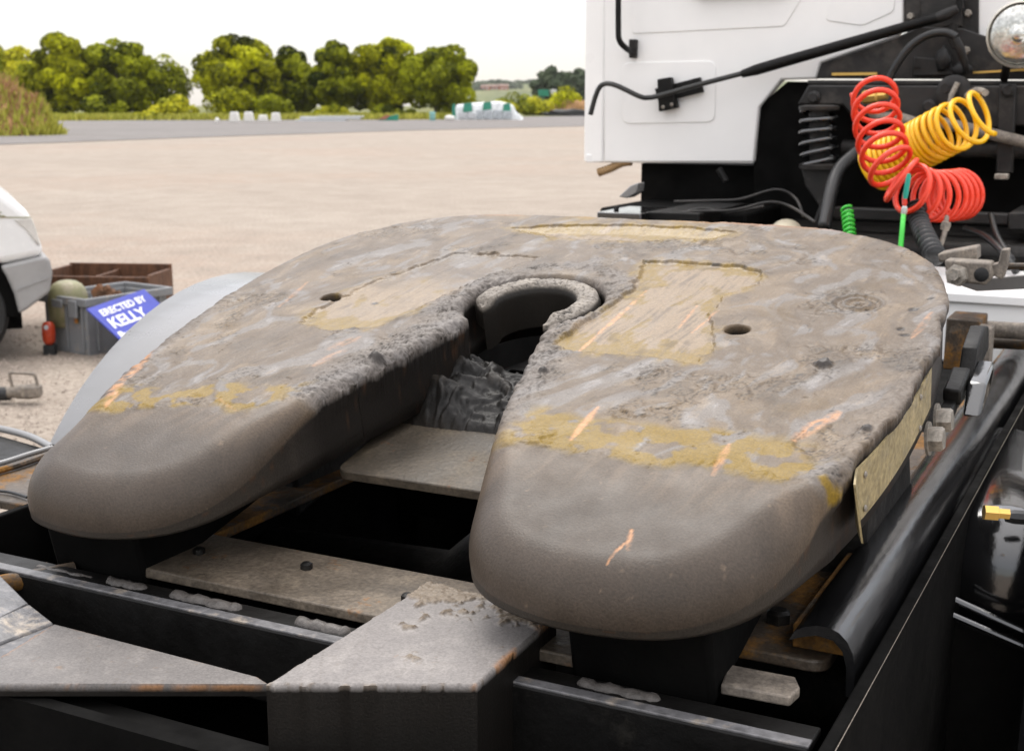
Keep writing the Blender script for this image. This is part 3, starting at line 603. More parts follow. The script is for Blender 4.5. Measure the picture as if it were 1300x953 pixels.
# box section lead-in beam and the grey plates at the tail
def worn_patch(name, corners, nx, ny, thick, parent, seed, mud, dents=True):
    A, B, C, D = [np.array(c) for c in corners]; S, T = np.meshgrid(np.linspace(0, 1, nx), np.linspace(0, 1, ny), indexing='ij')
    P = (A*(1-S[..., None])+B*S[..., None])*(1-T[..., None])+(D*(1-S[..., None])+C*S[..., None])*T[..., None]
    x, y = P[..., 0], P[..., 1]; n1 = fbm(x*22+seed, y*22, 4); n2 = fbm(x*90+seed, y*90, 4); n3 = fbm(x*260, y*260+seed, 2); edge = np.minimum(np.minimum(S, 1-S)*2, np.minimum(T, 1-T)*2)
    lead = ss(.42, .0, T) if mud else S*0
    m = np.clip(ss(.0, .22, n1+n2*.5+lead*.9-.42)+ss(.04, .0, edge)*ss(.05, .3, n2)*.5, 0, 1)*(1 if mud else .2)
    edgew = ss(.05, .0, 1-S if mud else edge)
    z = m*(.002+.003*n2+.001*n3)+(1-m)*.00015*n3 - (ss(.025, 0, edge)*.0025)
    P0 = P.copy(); P[..., 2] += z; P[..., 0] += ss(.03, 0, edge)*(.001+.0035*m)*fbm(x*50, y*50+3, 4); P[..., 1] += ss(.03, 0, edge)*(.001+.0035*m)*fbm(x*50+8, y*50, 4)
    C = np.empty(x.shape+(3,)); C[...] = (.2, .184, .174); C = mix3(C, (.25, .23, .215), ss(-.1, .4, n1)); C = C*(1 if mud else .7); C = mix3(C, (.075, .066, .06), ss(.05, .4, n1*.6+n2*.8)*(.18 if mud else .15)); C = mix3(C, (.18, .14, .098), m*.9); C = mix3(C, (.15, .115, .08), m*ss(.1, .4, n2)*.7)
    C = mix3(C, (.36, .17, .065), np.clip(edgew*ss(-.1, .25, n1+.3*n2), 0, 1)*.75 + .3*ss(.42, .47, n2)*(1-m)*ss(0, .3, n1))
    sc_ = 1-np.abs(perlin((x*6+y*3)*4+seed, (y-x*.5)*3)); C = mix3(C, (.13, .11, .09), ss(.992, .998, sc_)*.8)
    ii = np.arange(nx*ny).reshape(nx, ny); q = np.stack([ii[:-1, :-1], ii[1:, :-1], ii[1:, 1:], ii[:-1, 1:]], -1).reshape(-1, 4)
    nrm = np.cross(P[-1, 0]-P[0, 0], P[0, -1]-P[0, 0])
    if nrm[2] < 0: q = q[:, ::-1]
    bi = np.concatenate([ii[:, 0], ii[-1, 1:], ii[-2::-1, -1], ii[0, -2:0:-1]]); co = P.reshape(-1, 3); k0 = len(co); rim = co[bi].copy(); rim[:, 2] -= .0025; low = P0.reshape(-1, 3)[bi].copy(); low[:, 2] -= thick; rim[:, :2] = low[:, :2]*.8+rim[:, :2]*.2; rim[:, 2] -= .003
    nb = np.arange(k0, k0+len(bi)); nl = nb+len(bi); q2 = np.concatenate([np.stack([bi, np.roll(bi, -1), np.roll(nb, -1), nb], 1), np.stack([nb, np.roll(nb, -1), np.roll(nl, -1), nl], 1)])
    lc = np.empty((len(bi), 3)); lc[:] = (.009, .0075, .006)  # beam and plate sides near-black: shade put into the colour
    o = attr_mesh(name, np.concatenate([co, rim, low]), np.concatenate([q, q2]), np.concatenate([C.reshape(-1, 3), lc, lc]), np.full(len(co)+2*len(bi), .5), PLATE, parent)
    o.data.set_sharp_from_angle(angle=R(55)); return o
worn_patch('lead_in_beam', [(0.06947, -0.348, 0.97), (0.2262, -0.3713, 0.97), (0.2309, -0.5406, 0.97), (0.06971, -0.6227, 0.97)], 150, 170, .13, tk, 3.1, True)
worn_patch('tail_plate', [(-0.2719, -0.5365, 0.93), (0.001759, -0.5461, 0.93), (0.01998, -0.5521, 0.93), (-0.2437, -0.6865, 0.93)], 120, 60, .012, tk, 8.2, False)
tp('tail_plate', MB().prism([(-0.2447, -0.6857, 0.9295), (-0.2805, -0.5985, 0.9295), (-0.2743, -0.5364, 0.9295), (-0.1599, -0.6426, 0.9295)], (0, 0, -.011)), DGREYP, bevel=.001)
ra, rb_, rc, rd = (-0.558, -0.4851, 0.955), (-0.3899, -0.4983, 0.95), (-0.3231, -0.5208, 0.936), (-0.2681, -0.54, 0.932)
l1, l2 = (-0.3016, -0.691, 0.934), (-0.2757, -0.6026, 0.932)
l3, l4 = (-0.3249, -0.6714, 0.944), (-0.3111, -0.5699, 0.941)
tp('tail_channel', MB().prism([ra, rb_, rc, l4, l3], (0, 0, -.02)), DGREYP, bevel=.002)
tp('tail_channel', MB().prism([l3, l4, rc, rd, l2, l1], (0, 0, -.018)), DGREYP, bevel=.002)
tp('stay_bar', MB().tube([(-0.4082, -0.4838, 0.93), (-0.3655, -0.4141, 0.93)], .011, 10), RUST, smooth=1)
tp('stay_bar', MB().prism([(-0.5023, -0.4376, 0.9), (-0.4858, -0.3435, 0.9), (-0.4456, -0.3669, 0.9), (-0.4532, -0.4692, 0.9)], (0, 0, -.02)), RUST, bevel=.002)
tp('tail_panel', MB().box((-.9, -.66, .3), (.53, -.645, .915)), VOID)
tp('bounce_blocker', MB().box((-.56, -1.34, .69), (.53, -.662, .71)), VOID)  # black sheet added to block ground bounce onto the horn fronts
tp('tail_flange', MB().box((-.9, -.645, .895), (.228, -.61, .905)), VOID, bevel=.002)
tp('end_bracket', MB().prism([(0.2228, -0.3648, 0.9), (0.2858, -0.3447, 0.9), (0.2999, -0.3985, 0.9), (0.2405, -0.4288, 0.9)], (0, 0, -.012)), RUST, bevel=.001)
# rails, angle iron, dark underlay
for x0, x1 in ((.514, .526), (-.55, -.538)):
    tp('chassis_rail', MB().box((x0, -.64, .3), (x1, 2.3, .957)), VOID, bevel=.002)
tp('rail_edge', MB().tube([(.527, -.64, .957), (.527, 2.3, .957)], .0004, 6), DUSTY, smooth=1)  # pale line drawn as worn steel and edge highlight
ir = MB(); prof_ = [(.446, .974), (.45, .983), (.459, .989), (.47, .9925), (.481, .993), (.491, .9895), (.499, .982), (.504, .972), (.507, .958), (.507, .93), (.5, .93), (.499, .958), (.495, .972), (.486, .981), (.47, .983), (.455, .978)]
ny = 60; vv_ = []
for k in range(ny):
    yy = -.335+k*(1.65+.335)/(ny-1)
    for (xx, zz) in prof_: vv_.append((xx, yy, zz+.0004*math.sin(yy*21)))
m_ = len(prof_); ir.add(vv_, [(k*m_+j, k*m_+(j+1) % m_, (k+1)*m_+(j+1) % m_, (k+1)*m_+j) for k in range(ny-1) for j in range(m_)] + [tuple(range(m_-1, -1, -1)), tuple((ny-1)*m_+j for j in range(m_))])
tp('angle_iron', ir, IRONB, smooth=1)
tp('packing_strip', MB().box((.44, -.3, .952), (.498, 1.6, .976)), RUST, bevel=.002)
tp('dark_underlay', MB().box((-.537, -.64, .5), (.513, 2.6, .52)), VOID)  # dark sheet added so the hollows below the deck look black
tp('axle_casing', MB().lathe([(.09, -.52), (.1, -.2), (.19, -.1), (.2, 0), (.19, .1), (.1, .2), (.09, .52)], (0, .15, .7), (1, 0, 0), 24), SOOT, smooth=1)
tp('air_pipe', MB().tube(smooth_path([(-.2, .3, .8), (.0, .1, .83), (.12, -.02, .82), (.25, -.18, .84)]), .006, 8), HOSEB, smooth=1)
tp('cross_member', MB().box((-.536, .55, .7), (.512, .64, .93)), BLACK, bevel=.004)
tp('cross_member', MB().box((-.536, -.62, .7), (.512, -.56, .86)), BLACK, bevel=.004)
tp('chassis_cover', MB().box((-.536, .7, .86), (.512, 2.2, .9)), VOID, bevel=.004)
# side brackets and tank beyond the right rail
tp('side_bracket', MB().tube([(0.5031, 0.17, 0.8562), (0.6356, 0.17, 0.8144)], .0045, 8), GLOSSB, smooth=1)
tp('side_bracket', MB().tube([(0.4786, 0.16, 0.8459), (0.6376, 0.16, 0.8003)], .004, 8), GLOSSB, smooth=1)
tp('side_panel', MB().prism([(0.4703, 0.172, 0.8338), (0.6648, 0.172, 0.7816), (0.7032, 0.172, 0.3062), (0.3411, 0.172, 0.1766)], (0, .012, 0)), VOID)
tp('hanger_strap', MB().tube(smooth_path([(0.4931, 0.3, 0.8276), (0.4969, 0.3, 0.8786), (0.5031, 0.3, 0.9083), (0.5119, 0.3, 0.9118), (0.5122, 0.3, 0.8921), (0.5065, 0.3, 0.8266)]), .0045, 8), GLOSSB, smooth=1)
def cyl_cap(r, L): return [(r*math.sin(a), -r*.35*math.cos(a)) for a in np.linspace(.05, math.pi/2, 9)] + [(r*math.sin(a), L-r*.35*math.cos(a)) for a in np.linspace(math.pi/2, math.pi-.05, 9)]
tp('air_tank', MB().lathe([(.095*math.sin(a), .07-.07*math.cos(a)) for a in np.linspace(.03, math.pi/2, 12)]+[(.095, .5), (.06, .54)], (0.579, 0.2, 0.8582), (-.12, 1, .0), 48), GLOSSB, smooth=2)
tp('pipe_union', MB().lathe([(.0085, 0), (.0085, .014), (.006, .015), (.006, .026)], (0.575, -0.05039, 1.034), (.9, .35, -.05), 6), BRASS, smooth=1)
tp('pipe_union', MB().lathe([(.007, 0), (.009, .01), (.009, .03), (.005, .034)], (0.575, 0.1858, 0.9616), (.9, .35, -.05), 8), HOSEB, smooth=1)
# mudguards over the drive wheels
def mudguard(x0, x1, mat):
    cy, cz, r = .557, .525, .607; m = MB(); prof_ = []
    for k in range(49):
        a = R(-20+k*220/48); prof_.append((cy+math.cos(a)*r, cz+math.sin(a)*r, a))
    rows = [(x0, -.035), (x0+.004, -.012), (x0+.02, 0), (x1-.02, 0), (x1-.004, -.012), (x1, -.035), (x1-.004, -.035), (x1-.02, -.006), (x0+.02, -.006), (x0+.004, -.035)]
    vs = [(xx, y+math.cos(a)*dr, z+math.sin(a)*dr) for (y, z, a) in prof_ for (xx, dr) in rows]; n = len(rows)
    fs = [(k*n+j, (k+1)*n+j, (k+1)*n+(j+1) % n, k*n+(j+1) % n) for k in range(48) for j in range(n)]
    fs += [tuple(range(n)), tuple(48*n+j for j in range(n-1, -1, -1))]
    return tp('mudguard', m.add(vs, fs), mat, smooth=1)
mudguard(-.94, -.6, GUARD); mudguard(.62, .925, GLOSSB)
for x0 in (-.88, .64):
    wh = tp('wheel', MB().lathe([(.25, 0), (.3, .02), (.47, .0), (.5, .04), (.5, .2), (.47, .24), (.3, .22), (.25, .24)], (x0, .557, .525), (1, 0, 0), 40), RUBBER, smooth=1)
    tp('wheel_rim', MB().lathe([(.05, .02), (.12, .03), (.14, .08), (.24, .1), (.249, .005), (.249, .235), (.05, .2)], (x0, .557, .525), (1, 0, 0), 32), GREYP, wh, smooth=1)
# black bar and clip below the left mudguard
tp('marker_bar', MB().tube(smooth_path([(-1.101, 0.03704, 0.93), (-0.9809, 0.03015, 0.93), (-0.8958, 0.0146, 0.93), (-0.811, -0.0201, 0.93)]), .006, 12), GUARD, smooth=1)  # pale tube drawn as the bar's lit top edge
tp('marker_bar', MB().prism([(-1.098, 0.03362, 0.92), (-0.9792, 0.02757, 0.92), (-0.8211, -0.004808, 0.92), (-0.7354, -0.103, 0.92), (-0.8968, -0.1365, 0.92)], (0, 0, -.04)), BLACK, bevel=.004)
tp('marker_bar_edge', MB().tube(smooth_path([(-0.7504, -0.2564, 0.955), (-0.7373, -0.186, 0.955), (-0.7389, -0.134, 0.955), (-0.7377, -0.08821, 0.955)]), .004, 10), GUARD, smooth=1)
tp('pull_cable', MB().tube(smooth_path([(-0.7119, -0.2629, 0.955), (-0.7079, -0.2124, 0.955), (-0.7072, -0.1707, 0.955), (-0.7132, -0.1209, 0.955)]), .005, 8), RUST, smooth=1)
tp('pull_cable', MB().tube(smooth_path([(-0.656, -0.2855, 0.953), (-0.6222, -0.2764, 0.953), (-0.5795, -0.2825, 0.953)]), .0022, 8), HOSEB, smooth=1)

# ---- cab
CY = 2.7
wall = tp('cab_wall', MB().prism([(-1.051, 2.7, 2.199), (-1.036, 2.7, 1.265), (-0.5083, 2.7, 1.275), (-0.4982, 2.7, 1.45), (-0.4286, 2.7, 1.535), (-0.3158, 2.7, 1.537), (-0.3058, 2.7, 1.585), (-0.07703, 2.7, 1.659), (-0.0584, 2.7, 1.697), (-0.08407, 2.7, 2.126)], (0, .05, 0)), WHITE, bevel=.006)
tp('cab_wall', MB().prism([(0.1234, 2.7, 2.111), (0.1551, 2.7, 1.653), (0.2019, 2.7, 1.645), (0.3559, 2.7, 1.549), (1.083, 2.7, 1.484), (1.021, 2.7, 2.043)], (0, .05, 0)), WHITE, bevel=.006)
tp('corner_post', MB().prism(round_poly([(-1.118, 2.715, 1.268), (-1.037, 2.694, 1.268), (-1.037, 2.9, 1.268), (-1.11, 3.3, 1.268)], .012), (0, 0, 1.1)), WHITE, bevel=.004)
tp('cab_side', MB().prism([(-1.112, 2.9, 1.268), (-1.112, 4.4, 1.268), (-1.112, 4.4, 2.4), (-1.112, 2.9, 2.4)], (.04, 0, 0)), WHITE, bevel=.01)
tp('cab_sill', MB().prism([(-1.103, 2.705, 1.291), (-1.103, 2.705, 1.263), (-0.5122, 2.705, 1.271), (-0.5078, 2.705, 1.293)], (0, .03, 0)), WHITE, bevel=.003)
tp('cab_roof', MB().box((-1.11, 2.72, 2.36), (1.15, 4.4, 2.42)), WHITE, bevel=.02)
# pressed panel swages: raised fields
def field(pts, rise, mat=WHITE, r=.03): return tp('pressed_panel', MB().prism(round_poly(pts, r), (0, -rise, 0)), mat, wall, bevel=rise*.95, seg=3)
field([(-0.9727, 2.7, 1.595), (-0.6463, 2.7, 1.597), (-0.6425, 2.7, 1.402), (-0.969, 2.7, 1.395)], .0035)
field([(-0.9475, 2.7, 2.167), (-0.9379, 2.7, 1.688), (-0.4255, 2.7, 1.699), (-0.3697, 2.7, 1.789), (-0.1938, 2.7, 2.112)], .003, r=.012)
field([(-0.2421, 2.7, 1.911), (-0.2973, 2.7, 1.713), (-0.1828, 2.7, 1.694), (-0.09071, 2.7, 1.733), (-0.08453, 2.7, 1.903)], .003, r=.015)
tp('window_recess_shadow', MB().prism([(-0.7318, 2.692, 1.959), (-0.7164, 2.692, 1.798), (-0.418, 2.692, 1.806), (-0.3757, 2.692, 1.963)], (0, -.03, 0)), RUBBER, bevel=.01)  # dark block put in for the soft shadow at the window recess
# black corner stay, arch and tilt beam
tp('cab_stay', MB().prism([(-0.08439, 2.69, 2.125), (-0.05745, 2.69, 1.674), (0.1608, 2.69, 1.623), (0.1271, 2.69, 2.109)], (0, .05, 0)), ARCH, bevel=.006)
tp('cab_stay_flange', MB().prism([(-0.03664, 2.665, 2.118), (-0.005105, 2.665, 1.68), (0.116, 2.665, 1.682), (0.08727, 2.665, 2.108)], (0, .022, 0)), ARCH, bevel=.004)
for p in ((-0.03626, 2.68, 1.716), (0.1267, 2.68, 1.72), (0.1353, 2.64, 1.613)): tp('bolt', MB().lathe([(.012, 0), (.012, .006), (.008, .011)], p, (0, -1, 0), 6), STEEL, smooth=1)
tp('cab_arch', MB().prism([(-0.3082, 2.66, 1.537), (-0.2958, 2.66, 1.584), (-0.06927, 2.66, 1.657), (-0.004496, 2.66, 1.685), (0.1171, 2.66, 1.677), (0.207, 2.66, 1.644), (0.3595, 2.66, 1.548), (1.079, 2.66, 1.484), (1.076, 2.66, 1.516), (0.2973, 2.66, 1.529)], (0, .03, 0)), ARCH, bevel=.004)
tp('arch_rib', MB().prism([(-0.01382, 2.64, 1.598), (0.09069, 2.64, 1.585), (0.1069, 2.64, 1.542), (-0.01491, 2.64, 1.54)], (0, .02, 0)), ARCH, bevel=.004)
tp('arch_slot', MB().box((0.01006, 2.632, 1.565), (-.03, 2.642, 1.565)), RUBBER)
tp('arch_clip', MB().blob((0.07573, 2.62, 1.589), (.022, .015, .035), seed=4, amp=.5), RUBBER, smooth=2)
tp('arch_clip', MB().blob((0.1308, 2.62, 1.559), (.03, .02, .02), seed=9, amp=.5), RUBBER, smooth=2)
tp('arch_stay', MB().tube([(0.0986, 2.63, 1.689), (0.08738, 2.63, 1.658), (0.1075, 2.63, 1.622)], .012, 8), ARCH, smooth=1)
tp('sill_rail', MB().prism([(-0.3196, 2.6, 1.531), (1.071, 2.6, 1.515), (1.072, 2.6, 1.503), (-0.319, 2.6, 1.518)], (0, .1, 0)), ARCH, bevel=.003)
tp('seal_strip', MB().box((-0.2565, 2.646, 1.545), (-.12, 2.656, 1.553)), BRASS)
tp('seal_strip', MB().prism([(0.1563, 2.645, 1.552), (0.3387, 2.645, 1.561), (0.3392, 2.645, 1.555), (0.1568, 2.645, 1.546)], (0, .01, 0)), BRASS)
tp('suspension_beam', MB().prism([(-0.3036, 2.55, 1.516), (1.068, 2.55, 1.503), (1.082, 2.55, 1.374), (0.2975, 2.55, 1.398), (0.1918, 2.55, 1.384), (0.03705, 2.55, 1.396), (-0.05502, 2.55, 1.423), (-0.1658, 2.55, 1.418), (-0.1959, 2.55, 1.455), (-0.3347, 2.55, 1.458)], (0, .05, 0)), ARCH, bevel=.006)
tp('beam_plate', MB().prism([(0.245, 2.53, 1.514), (0.2911, 2.53, 1.514), (0.301, 2.53, 1.266), (0.2543, 2.53, 1.265)], (0, .02, 0)), ARCH, bevel=.004)
for p in ((-0.2826, 2.55, 1.479), (0.2714, 2.53, 1.497), (0.102, 2.53, 1.504), (0.05918, 2.53, 1.453)):
    tp('bolt', MB().lathe([(.02, 0), (.02, .008), (.013, .012), (.013, .02)], p, (0, -1, 0), 8), ARCH, smooth=1)
hubp = tp('pivot_bush', MB().lathe([(.05, 0), (.05, .02), (.04, .025), (.015, .025), (.012, .04)], (0.1253, 2.54, 1.491), (0, -1, 0), 20), ARCH, smooth=1)
tp('pivot_pin', MB().tube([(0.1191, 2.5, 1.446), (0.1232, 2.5, 1.484), (0.1381, 2.5, 1.519)], .008, 8), STEEL, hubp, smooth=1)
tp('anti_roll_bar', MB().tube(smooth_path([(-0.09841, 2.5, 1.482), (-0.08602, 2.5, 1.424), (-0.02248, 2.5, 1.419), (0.04541, 2.5, 1.402), (0.111, 2.5, 1.404), (0.3898, 2.5, 1.339)]), .017, 10), DUSTY, smooth=1)
tp('air_fitting', MB().lathe([(.02, 0), (.02, .04), (.013, .045), (.013, .07)], (-0.1125, 2.45, 1.478), (1, -.2, .1), 8), BRASS, smooth=1)
tp('underbody', MB().box((-.92, 2.76, .6), (1.2, 4.0, 1.262)), VOID)
tp('underbody', MB().prism([(-0.5206, 2.72, 1.44), (-0.4135, 2.72, 1.529), (1.081, 2.72, 1.517), (1.15, 2.72, 0.8923), (-0.4947, 2.72, 0.7731)], (0, .03, 0)), VOID)
tp('hanger_bracket', MB().tube([(-0.5615, 2.5, 1.262), (-0.5347, 2.5, 1.224)], .011, 8), BLACK, smooth=1)
tp('gearbox', MB().box((-.4, 2.15, .62), (.45, 2.7, 1.1)), SOOT, bevel=.03)
tp('side_tank', MB().box((-.9, 2.35, .55), (-.42, 2.75, 1.14)), VOID, bevel=.01)
# suspension spring with strut and perch
spx = (-0.249, 2.48, 1.441); spb = (-0.239, 2.48, 1.282)
sps = tp('suspension_spring', MB().tube(coil_path([spb, (spx[0], spx[1], (spx[2]+spb[2])/2), spx], .05, lambda t: .031, 24), .0085, 8), GLOSSB, smooth=2)
tp('strut', MB().tube([spb, spx], .03, 16), RUBBER, sps, smooth=1)
tp('spring_cup', MB().lathe([(.058, 0), (.06, .004), (.06, .012), (.04, .016)], spx, (0, 0, 1), 24), ARCH, sps, smooth=1)
tp('spring_cup', MB().lathe([(.06, -.012), (.062, 0), (.05, .006)], spb, (0, 0, 1), 24), ARCH, sps, smooth=1)
tp('spring_bracket', MB().prism([(-0.2905, 2.46, 1.272), (-0.1821, 2.46, 1.275), (-0.1908, 2.46, 1.216), (-0.2163, 2.46, 1.16), (-0.2305, 2.46, 1.159), (-0.2761, 2.46, 1.219)], (0, .04, 0)), ARCH, bevel=.004)
tp('bracket_leg', MB().tube([(-0.2123, 2.45, 1.177), (-0.235, 2.45, 1.108)], .01, 8), ARCH, smooth=1)
tp('rubber_hose', MB().tube(smooth_path([(-0.07051, 2.42, 1.362), (-0.12, 2.4, 1.317), (-0.1519, 2.36, 1.277), (-0.1575, 2.3, 1.222), (-0.1505, 2.2, 1.118)]), .019, 12), HOSEB, smooth=2)
tp('lower_frame', MB().prism([(-0.1504, 2.3, 1.17), (0.3217, 2.3, 1.168), (0.3239, 2.3, 1.138), (-0.1488, 2.3, 1.137)], (0, .05, 0)), ARCH, bevel=.004)
tp('lower_frame', MB().prism([(0.3323, 2.2, 1.179), (0.5589, 2.2, 1.188), (0.5626, 2.2, 1.144), (0.3356, 2.2, 1.134)], (0, .3, 0)), ARCH, bevel=.004)
tp('cross_tube', MB().tube([(-0.2009, 2.6, 1.328), (0.5259, 2.6, 1.33)], .025, 12), ARCH, smooth=1)
tp('strut_bracket', MB().box((0.2669, 2.4, 1.254), (0.3024, 2.44, 1.27)), STEEL, bevel=.003)
tp('rubber_hose', MB().tube(smooth_path([(0.2402, 2.1, 1.142), (0.3024, 2, 1.134), (0.363, 1.9, 1.103), (0.3982, 1.85, 1.066)]), .009, 8), HOSEB, smooth=2)
tp('rubber_hose', MB().tube(smooth_path([(0.3015, 2.1, 1.181), (0.3323, 2, 1.135), (0.3821, 1.9, 1.089)]), .008, 8), HOSEB, smooth=2)
tp('rubber_hose', MB().tube(smooth_path([(0.2232, 1.9, 1.187), (0.2278, 1.85, 1.151), (0.2253, 1.8, 1.114)]), .006, 8), DUSTY, smooth=2)
tp('chain_link', MB().lathe([(.01, 0), (.012, .01), (.01, .02)], (0.2349, 1.8, 1.163), (.2, 0, 1), 10), DUSTY, smooth=1)
# cables along the chassis top
for pts in ([(-0.6317, 2.3, 1.17), (-0.5102, 2.3, 1.177), (-0.4255, 2.3, 1.184), (-0.3201, 2.3, 1.215), (-0.261, 2.3, 1.192), (-0.2099, 2.2, 1.149)], [(-0.6336, 2.2, 1.126), (-0.5604, 2.2, 1.149), (-0.4171, 2.2, 1.159), (-0.3135, 2.2, 1.185), (-0.2494, 2.2, 1.176), (-0.1509, 2.1, 1.143)], [(-0.6274, 2.25, 1.129), (-0.5293, 2.25, 1.156), (-0.4444, 2.25, 1.148), (-0.3389, 2.25, 1.17)]):
    tp('brake_pipe', MB().tube(smooth_path(pts), .0042, 8), ARCH, smooth=2)
tp('air_reservoir', MB().lathe(cyl_cap(.05, .3), (-0.257, 2.2, 1.091), (.25, -1, -.1), 24), CREAM, smooth=2)
# battery tray at the left
tp('step_box', MB().box((-.80, 2.1, 1.07), (-.66, 2.35, 1.148)), GLOSSB, bevel=.004)
tp('step_box', MB().box((-.66, 2.15, .9), (-.5, 2.6, 1.15)), BLACK, bevel=.004)
tp('bolt', MB().lathe([(.008, 0), (.008, .012), (.005, .016)], (-.75, 2.13, 1.148), (0, 0, 1), 8), BLACK, smooth=1)
tp('mirror_bracket', MB().prism([(-0.8145, 2.3, 1.179), (-0.776, 2.3, 1.214), (-0.7503, 2.3, 1.224), (-0.7548, 2.3, 1.193), (-0.7856, 2.3, 1.175)], (0, .06, 0)), GUARD, bevel=.004)
sp_ = smooth_path([(-1.062, 2.72, 1.229), (-1.018, 2.72, 1.244), (-0.9776, 2.72, 1.263), (-0.9431, 2.72, 1.269)], 24)
tp('drain_hose', MB().tube(sp_, [.013+.0028*math.sin(i*1.25) for i in range(len(sp_))], 12), DUSTY if False else pmat('tan_hose', (.42, .27, .13), .5, var=.2), smooth=2)
# grab handle
gh = tp('grab_handle', MB().tube(smooth_path([(-0.9561, 2.6, 2.177), (-0.9509, 2.6, 1.888), (-0.9479, 2.6, 1.716), (-0.9442, 2.6, 1.666), (-0.9325, 2.62, 1.642), (-0.9286, 2.68, 1.626)]), .0095, 12), BLACK, smooth=2)
tp('handle_foot', MB().prism([(-0.9435, 2.68, 1.67), (-0.9155, 2.68, 1.669), (-0.917, 2.68, 1.608), (-0.9423, 2.68, 1.609)], (0, .02, 0)), ARCH, gh, bevel=.004)
# cab tilt rod in its clips
rod = tp('tilt_rod', MB().tube(smooth_path([(-1.034, 2.58, 1.425), (-1.017, 2.58, 1.483), (-1, 2.58, 1.516), (-0.9751, 2.58, 1.525), (-0.936, 2.58, 1.516), (-0.8689, 2.6, 1.484), (-0.8437, 2.62, 1.48), (-0.8039, 2.63, 1.488), (-0.6707, 2.63, 1.522), (-0.5313, 2.63, 1.555)]), .0085, 12), pmat('dark_steel_rod', (.05, .05, .048), .35, metal=.5), smooth=2)
tp('rod_sleeve', MB().tube([(-0.5348, 2.625, 1.552), (-0.4894, 2.625, 1.564), (-0.3903, 2.625, 1.591), (0.0667, 2.6, 1.708)], [.012, .017, .017, .015], 12), BLACK, rod, smooth=1)
tp('rod_end', MB().tube([(0.05371, 2.6, 1.704), (0.08596, 2.6, 1.717), (0.1092, 2.6, 1.729)], [.016, .018, .012], 10), ARCH, rod, smooth=1)
tp('rod_pin', MB().tube([(0.1037, 2.63, 1.843), (0.1116, 2.63, 1.724)], .011, 8), BLACK, rod, smooth=1)
tp('rod_bracket', MB().prism([(-0.8481, 2.68, 1.509), (-0.6939, 2.68, 1.545), (-0.6817, 2.68, 1.498), (-0.8331, 2.68, 1.463)], (0, .02, 0)), BLACK, bevel=.002)
tp('rod_bracket', MB().prism([(-0.8329, 2.66, 1.539), (-0.7866, 2.66, 1.546), (-0.7622, 2.66, 1.448), (-0.8249, 2.66, 1.435)], (0, .03, 0)), BLACK, bevel=.003)
for p in ((-0.8069, 2.655, 1.45), (-0.777, 2.655, 1.458)): tp('rivet', MB().lathe([(.006, 0), (.006, .003), (.003, .005)], p, (0, -1, 0), 10), STEEL, smooth=1)
# black cable looping over the arch
tp('cable', MB().tube(smooth_path([(-0.06349, 2.55, 1.53), (-0.04957, 2.55, 1.564), (-0.0103, 2.55, 1.621), (0.03874, 2.55, 1.654), (0.08651, 2.55, 1.66), (0.1177, 2.55, 1.647)]), .012, 10), HOSEB, smooth=2)
tp('cable_plug', MB().tube([(0.1159, 2.55, 1.643), (0.1308, 2.55, 1.614), (0.1425, 2.56, 1.579), (0.1504, 2.58, 1.549)], [.011, .013, .011, .008], 10), ARCH, smooth=1)
# work lamp
lc = (0.3055, 2.42, 1.644)
lamp = tp('work_lamp', MB().lathe([(.03, .09), (.07, .07), (.088, .03), (.09, .0), (.09, -.008), (.084, -.012), (.08, -.004)], lc, (.12, 1, .05), 40), CHROME, smooth=1)
tp('lamp_lens', MB().lathe([(.081, -.006), (.075, -.015), (.055, -.022), (.03, -.026), (.02, -.0262), (.016, -.034), (.006, -.036)], lc, (.12, 1, .05), 40), LAMPG, lamp, smooth=2)
tp('lamp_bracket', MB().tube([(0.2503, 2.6, 1.53), (0.2663, 2.52, 1.583), (0.2993, 2.5, 1.614)], .012, 8), BLACK, lamp, smooth=1)
# slack-adjuster block, strip and white cover ahead of the plate
blk = tp('hinge_block', MB().prism([(0.3598, 1, 1.181), (0.4398, 1, 1.18), (0.4454, 1, 1.157), (0.4333, 1, 1.139), (0.3829, 1, 1.142), (0.3625, 1, 1.161)], (0, .05, 0)), DUSTY, bevel=.004)
tp('hinge_block', MB().prism([(0.3373, 1.06, 1.185), (0.406, 1.06, 1.202), (0.4078, 1.06, 1.176), (0.3412, 1.06, 1.169)], (0, .06, 0)), DUSTY, bevel=.004)
tp('lever', MB().prism([(0.4349, 1.01, 1.174), (0.4507, 1.01, 1.178), (0.4542, 1.01, 1.203), (0.4661, 1.01, 1.204), (0.4646, 1.01, 1.17), (0.4594, 1.01, 1.15), (0.4429, 1.01, 1.156)], (0, .04, 0)), DUSTY, bevel=.002)
tp('bolt', MB().lathe([(.02, 0), (.02, .016), (.012, .018), (.011, .028)], (0.3862, 1, 1.154), (-.2, -1, .15), 6), STEEL, smooth=1)
tp('bolt_hole', MB().lathe([(.013, 0), (.009, .002)], (0.4254, 0.999, 1.158), (0, -1, 0), 16), RUBBER, smooth=1)
tp('flat_bar', MB().prism([(0.356, 1.1, 1.129), (0.6183, 1.1, 1.169), (0.6209, 1.1, 1.139), (0.4067, 1.1, 1.114)], (0, .012, 0)), pmat('dusty_flat_steel', (.2, .19, .18), .5, var=.25, dust=.2), bevel=.002)
tp('flat_bar_strip', MB().tube([(0.4472, 1.08, 1.166), (0.6188, 1.08, 1.175)], .006, 8), RUST, smooth=1)
tp('white_cover', MB().box((.16, 1.5, .9), (1.1, 1.95, 1.046)), WHITE, bevel=.006)
tp('white_cover_lip', MB().box((.15, 1.49, 1.035), (1.1, 1.96, 1.056)), WHITE, bevel=.003)
